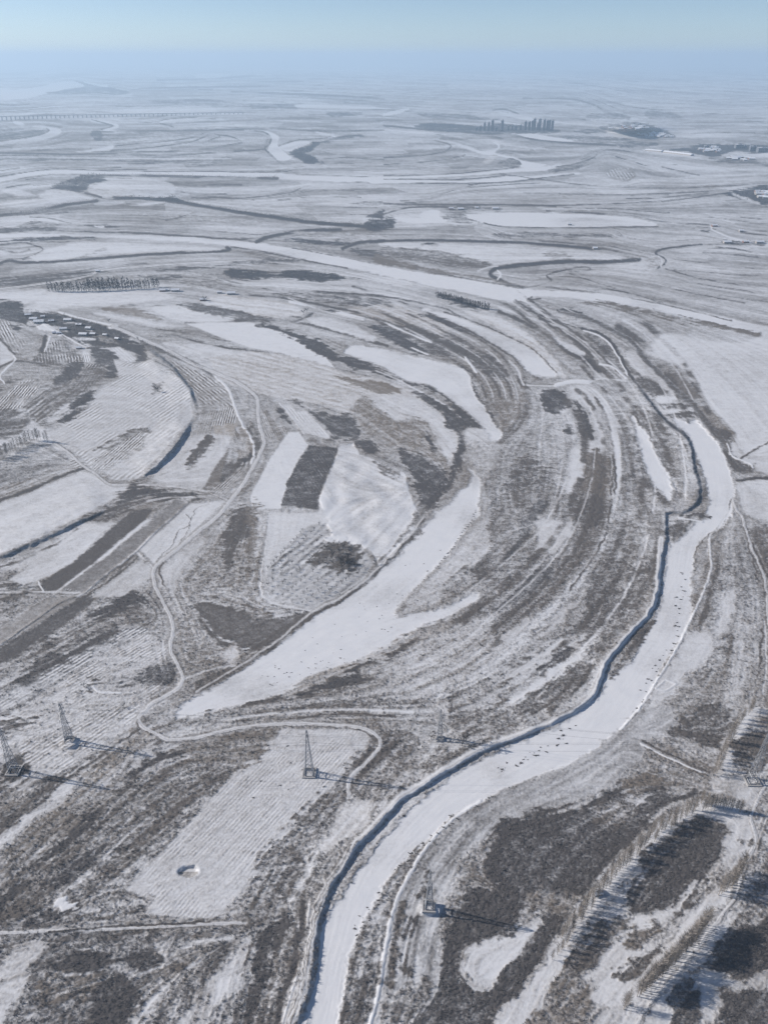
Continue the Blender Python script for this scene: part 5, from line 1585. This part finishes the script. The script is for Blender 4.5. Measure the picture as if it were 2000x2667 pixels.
for sh, x, y, s, lab in (('B2', 235, 220, 1.3, 'dark bush in the pale field above the slender pylon, first from the road'), ('B2', 255, 325, 1.3, 'dark bush left of the slender pylon shaft'),
                    ('B2', 70, 437, 1.3, 'dark bush well left of the slender pylon foot'), ('B2', 190, 463, 1.2, 'dark bush just below left of the slender pylon foot'),
                    ('B2', 240, 490, .9, 'small bush right below the slender pylon'), ('B2', 25, 540, 1.3, 'dark bush in the pale field farthest below the pylon'),
                    ('B2', 950, 652, 1.6, 'dark lump alone on the river ice'), ('B2', 325, 368, .8, 'small bush touching the left of the pylon wall')):
    p = sheet(sh, f'{x},{y}')[0]
    shrub(p[0], p[1], s, lab, None)

# ------------------------------------------------------------------ undergrowth of the scrub, nearest part of the plain
def undergrowth():
    rr, cc = np.where((VEG > .62) & (SPK > .45) & (PY > 1450) & (PX > -60) & (PX < 2060))
    w = VEG[rr, cc] ** 2 * FOOT[rr, cc] ** .5
    pick = RNG.choice(len(rr), 22000, replace=False, p=w / w.sum())
    rr, cc = rr[pick], cc[pick]
    n = len(rr); B = 8
    base = np.stack([XW[rr, cc], YW[rr, cc], ZW[rr, cc] - .1], -1) + np.stack([RNG.normal(0, .3, n), RNG.normal(0, .3, n), np.zeros(n)], -1)
    h = RNG.uniform(.6, 1.7, n)
    vs = np.zeros((n, B, 3, 3))
    for b in range(B):
        a = RNG.random(n) * 6.283
        d = np.stack([np.cos(a) * .75, np.sin(a) * .75, RNG.uniform(.5, 1.2, n)], -1)
        d /= np.linalg.norm(d, axis=1, keepdims=True)
        u = np.stack([-np.sin(a), np.cos(a), np.zeros(n)], -1) * (h * .10)[:, None]
        o = base + np.stack([RNG.normal(0, .35, n), RNG.normal(0, .35, n), np.zeros(n)], -1)
        vs[:, b, 0] = o - u; vs[:, b, 1] = o + u; vs[:, b, 2] = o + d * h[:, None]
    V3 = vs.reshape(-1, 3).astype(np.float32); nf = len(V3) // 3
    me = bpy.data.meshes.new('undergrowth')
    me.vertices.add(len(V3)); me.vertices.foreach_set('co', V3.ravel())
    me.loops.add(len(V3)); me.loops.foreach_set('vertex_index', np.arange(len(V3), dtype=np.int32))
    me.polygons.add(nf); me.polygons.foreach_set('loop_start', np.arange(0, len(V3), 3, dtype=np.int32))
    me.materials.append(M_SHRUB); me.update(calc_edges=True)
    tag(link('undergrowth', me), 'dry reeds and low scrub covering the near flood plain', 'scrub', None, 'stuff')
undergrowth()

# ------------------------------------------------------------------ houses
def make_house(L_, W_, H_, wall):
    root = empty('village_house', (0, 0, 0))
    m = MB().box((0, 0, H_ / 2 - .3), (L_, W_, H_ + .6))
    m.add([(-L_ / 2, -W_ / 2, H_), (-L_ / 2, W_ / 2, H_), (-L_ / 2, 0, H_ + W_ * .3), (L_ / 2, -W_ / 2, H_), (L_ / 2, W_ / 2, H_), (L_ / 2, 0, H_ + W_ * .3)], [(0, 2, 1), (3, 4, 5)])
    m.build('wall', wall, root)
    e = .5; rz = H_ + W_ * .3
    m = MB()
    for s in (-1, 1):
        a = [(-L_ / 2 - e, s * (W_ / 2 + e), H_ - e * .6), (L_ / 2 + e, s * (W_ / 2 + e), H_ - e * .6), (L_ / 2 + e, 0, rz + .02), (-L_ / 2 - e, 0, rz + .02)]
        b = [(x, y, z + .28) for x, y, z in a]
        m.add(a + b, [(0, 1, 2, 3), (7, 6, 5, 4), (0, 4, 5, 1), (1, 5, 6, 2), (3, 2, 6, 7), (0, 3, 7, 4)])
    roof = m.build('roof', M_SNOWCAP, root)
    MB().box((L_ * .25, W_ * .12, rz + .3), (.7, .7, 1.6)).build('chimney', M_BRICK, roof)
    for x in (-L_ * .3, L_ * .28):
        MB().box((x, -W_ / 2 - .03, H_ * .55), (1.5, .16, 1.3)).build('window', M_GLASS, root)
    MB().box((0, -W_ / 2 - .03, 1.05), (1.0, .18, 2.1)).build('door', M_WOOD, root)
    return root
HP = [make_house(12, 7, 3.2, M_BRICK), make_house(16, 8, 3.4, M_WALL), make_house(9, 6.5, 3.0, M_WALL)]
used = set()
def house(sh, x, y, k, rz, lab, sc=1.0, grp='village houses'):
    p = stand(*sheet(sh, f'{x},{y}')[0])
    if k in used: o = copy_tree(HP[k])
    else: o = HP[k]; used.add(k)
    o.location = p; o.rotation_euler = (0, 0, rz); o.scale = (sc, sc, sc)
    tag(o, lab, 'house', grp)
for i, (x, y, k, rz, lab, sc) in enumerate((
    (310, 135, 0, .2, 'red brick house by the pale yards at the top of the village', 1.2), (370, 178, 1, .1, 'house with a bright white roof near the village top', 1.2),
    (470, 150, 2, .2, 'small house below the hedge at the top of the village', 1.1), (430, 212, 1, .1, 'long house above the yard where the white lane starts', 1.5),
    (560, 200, 0, .3, 'brick house right of the long yard house', 1.1), (740, 190, 1, .0, 'house in the village middle just below the straight white road', 1.2),
    (860, 240, 0, -.1, 'brick house below the bend of the white road', 1.2), (962, 280, 2, -.1, 'house with a square white roof on the right of the village', 1.4),
    (905, 345, 1, -.1, 'house above the white yard in the lower village', 1.2), (1010, 340, 0, -.1, 'brick house right above the white yard', 1.1),
    (590, 325, 2, .5, 'small shed with a snowy roof left of the white lane', 1.0), (860, 490, 0, .2, 'brick house below the white lane end', 1.0),
    (1270, 390, 2, -.3, 'small house near the right corner of the village', 1.1), (690, 285, 1, .2, 'house in the trees at the centre of the village', 1.1),
    (640, 330, 0, .4, 'brick house touching the white lane', .9), (1140, 350, 2, -.2, 'small house between the white yard and the corner trees', 1.1))):
    house('V', x, y, k, rz, lab, sc * .78)
for x, y, k, lab in ((290, 158, 0, 'farmhouse left of the pale pond'), (330, 160, 1, 'white roofed farmhouse at the left tip of the pale pond'), (480, 158, 1, 'long farm building above the pale pond'),
                     (400, 154, 2, 'small farmhouse above the left end of the pale pond'), (1425, 232, 0, 'farmhouse at the head of the white lane right of the pond'), (1540, 254, 2, 'lone farmhouse right of the white lane'),
                     (1480, 304, 1, 'farmhouse at the left of the roadside hamlet'), (1560, 302, 0, 'farmhouse in the middle of the roadside hamlet'), (1620, 304, 1, 'farmhouse at the right end of the roadside hamlet'),
                     (800, 226, 2, 'tiny hut on the near shore of the pale pond'), (910, 330, 2, 'hut where the dark dyke ends')):
    house('F4', x, y, k, .05, lab, 1.3, 'farms of the right plain')
for x, y, k, lab in ((425, 428, 2, 'hut at the bend of the white road'), (705, 512, 0, 'dark shed at the left of the sand works'), (725, 510, 2, 'small shed beside the dark shed of the sand works'),
                     (760, 512, 1, 'long shed of the sand works'), (880, 552, 0, 'dark shed in the middle of the sand works'), (950, 520, 2, 'small shed at the back of the sand works'), (1000, 525, 1, 'low shed at the right of the sand works')):
    house('F3', x, y, k, .1, lab, 1.1, 'sheds of the sand works')
p = sheet('B3', '1383,1120')[0]
house('B3', 605, 1130, 2, .2, 'low snow-capped hut among the poplars of the long row', .6, None)

# ------------------------------------------------------------------ towers of the far city
def tower(px0, px1, base, top, label, name='tower_block', group='high-rise towers of the far city', cat='tower'):
    pc = (px0 + px1) / 2
    x, y, z = stand(pc, base)
    H = height_for(pc, base, top)
    xa, _ = ground_at(px0, base); xb, _ = ground_at(px1, base)
    w = abs(xb - xa) * .97; d = w * random.uniform(.55, .8)
    root = empty(name, (x, y, 0), random.uniform(-.05, .05))
    tag(root, label, cat, group)
    MB().box((0, 0, H / 2 - 1), (w, d, H + 2)).build('wall', M_TOWER, root)
    n = max(2, int(w // 9))
    for k in range(n):                                          # recessed strips of windows, storey by storey
        m = MB(); xs = -w / 2 + w * (k + .5) / n
        for fl in range(int(H // 9)):
            m.box((xs, -d / 2 - .05, 5 + fl * 9), (w / n * .5, .5, 5))
        f = m.build('window', M_GLASS, root)
    MB().box((0, 0, H + 1.25), (w * .94, d * .94, .5)).build('roof', M_SNOWCAP, root)
    MB().box((w * .1, 0, H + 3.4), (w * .35, d * .5, 4)).build('lift_house', M_TOWER, root)
C = lambda z: 1220 + z * .15672
R = lambda z: 290 + z * .15672
T = [(245, 281, 185, 322, 'leftmost tall tower of the left pair'), (312, 349, 185, 325, 'second tall tower, right of the leftmost one'), (371, 412, 148, 325, 'taller tower closing the left trio'),
     (530, 573, 148, 330, 'lone tall tower between the two tower groups'), (640, 670, 240, 320, 'short block right of the lone tall tower'), (708, 736, 232, 312, 'second short block right of the lone tower'),
     (765, 798, 235, 312, 'third short block right of the lone tower'), (842, 877, 228, 310, 'short round-shouldered block left of the main cluster'), (919, 959, 168, 310, 'left end tower of the main cluster'),
     (979, 1021, 175, 315, 'second tower of the main cluster'), (1034, 1066, 158, 318, 'narrow tower leaning on the tallest one'), (1066, 1106, 122, 318, 'tallest tower of the main cluster, left of the gap'),
     (1129, 1151, 195, 318, 'low wing left of the tall right tower'), (1151, 1194, 125, 320, 'tall tower right of the gap in the main cluster'), (1229, 1268, 135, 320, 'slim tower third from the right end'),
     (1280, 1318, 152, 322, 'left half of the paired towers near the right end'), (1319, 1353, 144, 322, 'right half of the paired towers, with a roof mast'), (1363, 1404, 152, 322, 'right end tower of the main cluster'),
     (112, 146, 266, 322, 'low block far left of the towers'), (176, 216, 246, 322, 'low block just left of the leftmost tower'), (440, 476, 266, 325, 'low block between the trio and the lone tower')]
for a, b, t, bs, lab in T:
    tower(C(a), C(b), R(bs), R(t), lab)
for x0, x1, b, t, lab in ((1513, 1545, 309, 293, 'broad dark slab left of the far right town gap'), (1548, 1562, 309, 297, 'small block beside the broad dark slab'), (1575, 1605, 322, 300, 'stepped dark block in the far right town'), (1608, 1650, 326, 306, 'broad dark slab at the right edge of the far town'),
                          (1380, 1400, 312, 298, 'pale tall block at the left of the far right town')):
    s = SHEETS['F2']
    tower(s[0] + x0 * s[2], s[0] + x1 * s[2], s[1] + b * s[2], s[1] + t * s[2], lab, 'apartment_block', 'blocks of the far right town', 'building')
# small houses of the hill town and the far right town
hn = 0
for sh, pts, n, lab, grp in (('F2', '960,225 1020,210 1090,205 1150,222 1100,235 1020,236', 40, 'tiny house of the upper hill town on the far knoll', 'houses of the upper hill town'),
                        ('F2', '1080,246 1150,240 1210,246 1250,262 1160,262 1100,254', 34, 'tiny house of the lower hill town on the far knoll', 'houses of the lower hill town'),
                        ('F2', '1350,310 1420,302 1450,318 1440,330 1370,325', 26, 'tiny house in the far right town', 'houses of the far right town'),
                        ('F2', '1480,345 1540,348 1600,356 1560,364 1490,358', 20, 'tiny house below the far right town', 'houses below the far right town'),
                        ('F2', '1600,500 1659,490 1700,500 1680,530 1610,525', 22, 'tiny snow-roofed house of the hamlet at the right edge', 'houses of the hamlet at the right edge')):
    poly = sheet(sh, pts); lo, hi = poly.min(0), poly.max(0); c = 0
    while c < n:
        x = random.uniform(lo[0], hi[0]); y = random.uniform(lo[1], hi[1])
        if not inside(np.array([x]), np.array([y]), poly)[0]: continue
        o = bpy.data.objects.new('small_house', None); bpy.data.objects.remove(o)
        src = HP[c % 3]
        e = empty('small_house', stand(x, y), random.uniform(-.4, .4)); e.scale = (1.7, 1.7, 1.7)
        for ch in src.children:
            if ch.name.startswith(('wall', 'roof')):
                k = ch.copy(); COL.objects.link(k); k.parent = e
        tag(e, lab, 'house', grp); c += 1
# greenhouse sheds with long white roofs
for x0, y0, x1, y1, lab in ((1130, 320, 1200, 326, 'long white-roofed shed left of the far right town'), (1210, 328, 1330, 342, 'longer white-roofed shed nearest the far right town')):
    a = stand(*sheet('F2', f'{x0},{y0}')[0]); b = stand(*sheet('F2', f'{x1},{y1}')[0])
    v = Vector(b) - Vector(a); root = empty('long_shed', ((a[0] + b[0]) / 2, (a[1] + b[1]) / 2, 0), math.atan2(v.y, v.x))
    tag(root, lab, 'shed', 'long sheds of the far town')
    MB().box((0, 0, 3), (v.length, 26, 6.4)).build('wall', M_WALL, root)
    m = MB(); L_ = v.length / 2 + 1
    m.add([(-L_, -14, 6.3), (L_, -14, 6.3), (L_, 14, 6.3), (-L_, 14, 6.3), (-L_, 0, 11), (L_, 0, 11)], [(0, 1, 5, 4), (2, 3, 4, 5), (0, 4, 3), (1, 2, 5), (3, 2, 1, 0)])
    m.build('roof', M_SNOWCAP, root)

# ------------------------------------------------------------------ the long bridge
def zoom7(x, y): return x * .38577, 280 + y * .38577
bp = [(-40, 89), (25, 88), (360, 73), (700, 66), (1050, 60), (1400, 48), (1659, 44)]
dt = [(-40, 59), (25, 60), (360, 53), (700, 47), (1050, 42), (1400, 36), (1659, 33.5)]
root = empty('viaduct', (*[float(v) for v in ground_at(*zoom7(500, 68))], 0))
tag(root, 'long pale viaduct on many piers crossing the plain at the far left', 'bridge')
o0 = Vector(root.location)
pts = []
for zx in np.arange(-40, 1660, 15.0):
    pxx, by = zoom7(zx, np.interp(zx, [b[0] for b in bp], [b[1] for b in bp]))
    _, ty = zoom7(zx, np.interp(zx, [b[0] for b in dt], [b[1] for b in dt]))
    x, y = ground_at(pxx, by); pts.append((zx, float(x), float(y), height_for(pxx, by, ty)))
m = MB(); prev = None
zs = np.array([p[3] for p in pts]); zs = np.convolve(np.pad(zs, 4, 'edge'), np.ones(9) / 9, 'valid')
for (zx, x, y, h), hz_ in zip(pts, zs):
    q = Vector((x, y, hz_)) - o0
    if prev is not None:
        c = (prev + q) / 2; v = q - prev
        mm = MB(); m.box((c.x, c.y, c.z), (v.length * 1.005, 13, 4.2), math.atan2(v.y, v.x))
    prev = q
m.build('deck', M_CONC, root)
pier = None
for (zx, x, y, h), hz_ in list(zip(pts, zs))[::2]:
    q = Vector((x, y, 0)) - o0
    mm = MB().box((q.x, q.y, hz_ / 2 - 2), (5, 10, hz_ - 3)); mm.build('pier', M_CONC, root)
# ------------------------------------------------------------------ the air
hz = MB().box((0, 40000, (600 - 6) / 2), (240000, 200000, 606))
hm = bpy.data.materials.new('winter_haze')
nt = nodes_of(hm)
o_ = nt.nodes.new('ShaderNodeOutputMaterial'); pv = nt.nodes.new('ShaderNodeVolumePrincipled')
pv.inputs['Density'].default_value = HAZE_D
pv.inputs['Color'].default_value = (*HAZE_C, 1)
pv.inputs['Anisotropy'].default_value = HAZE_G
nt.links.new(pv.outputs[0], o_.inputs['Volume'])
ho = hz.build('haze', hm)
tag(ho, 'pale blue winter haze over the whole plain', 'haze', None, 'stuff')
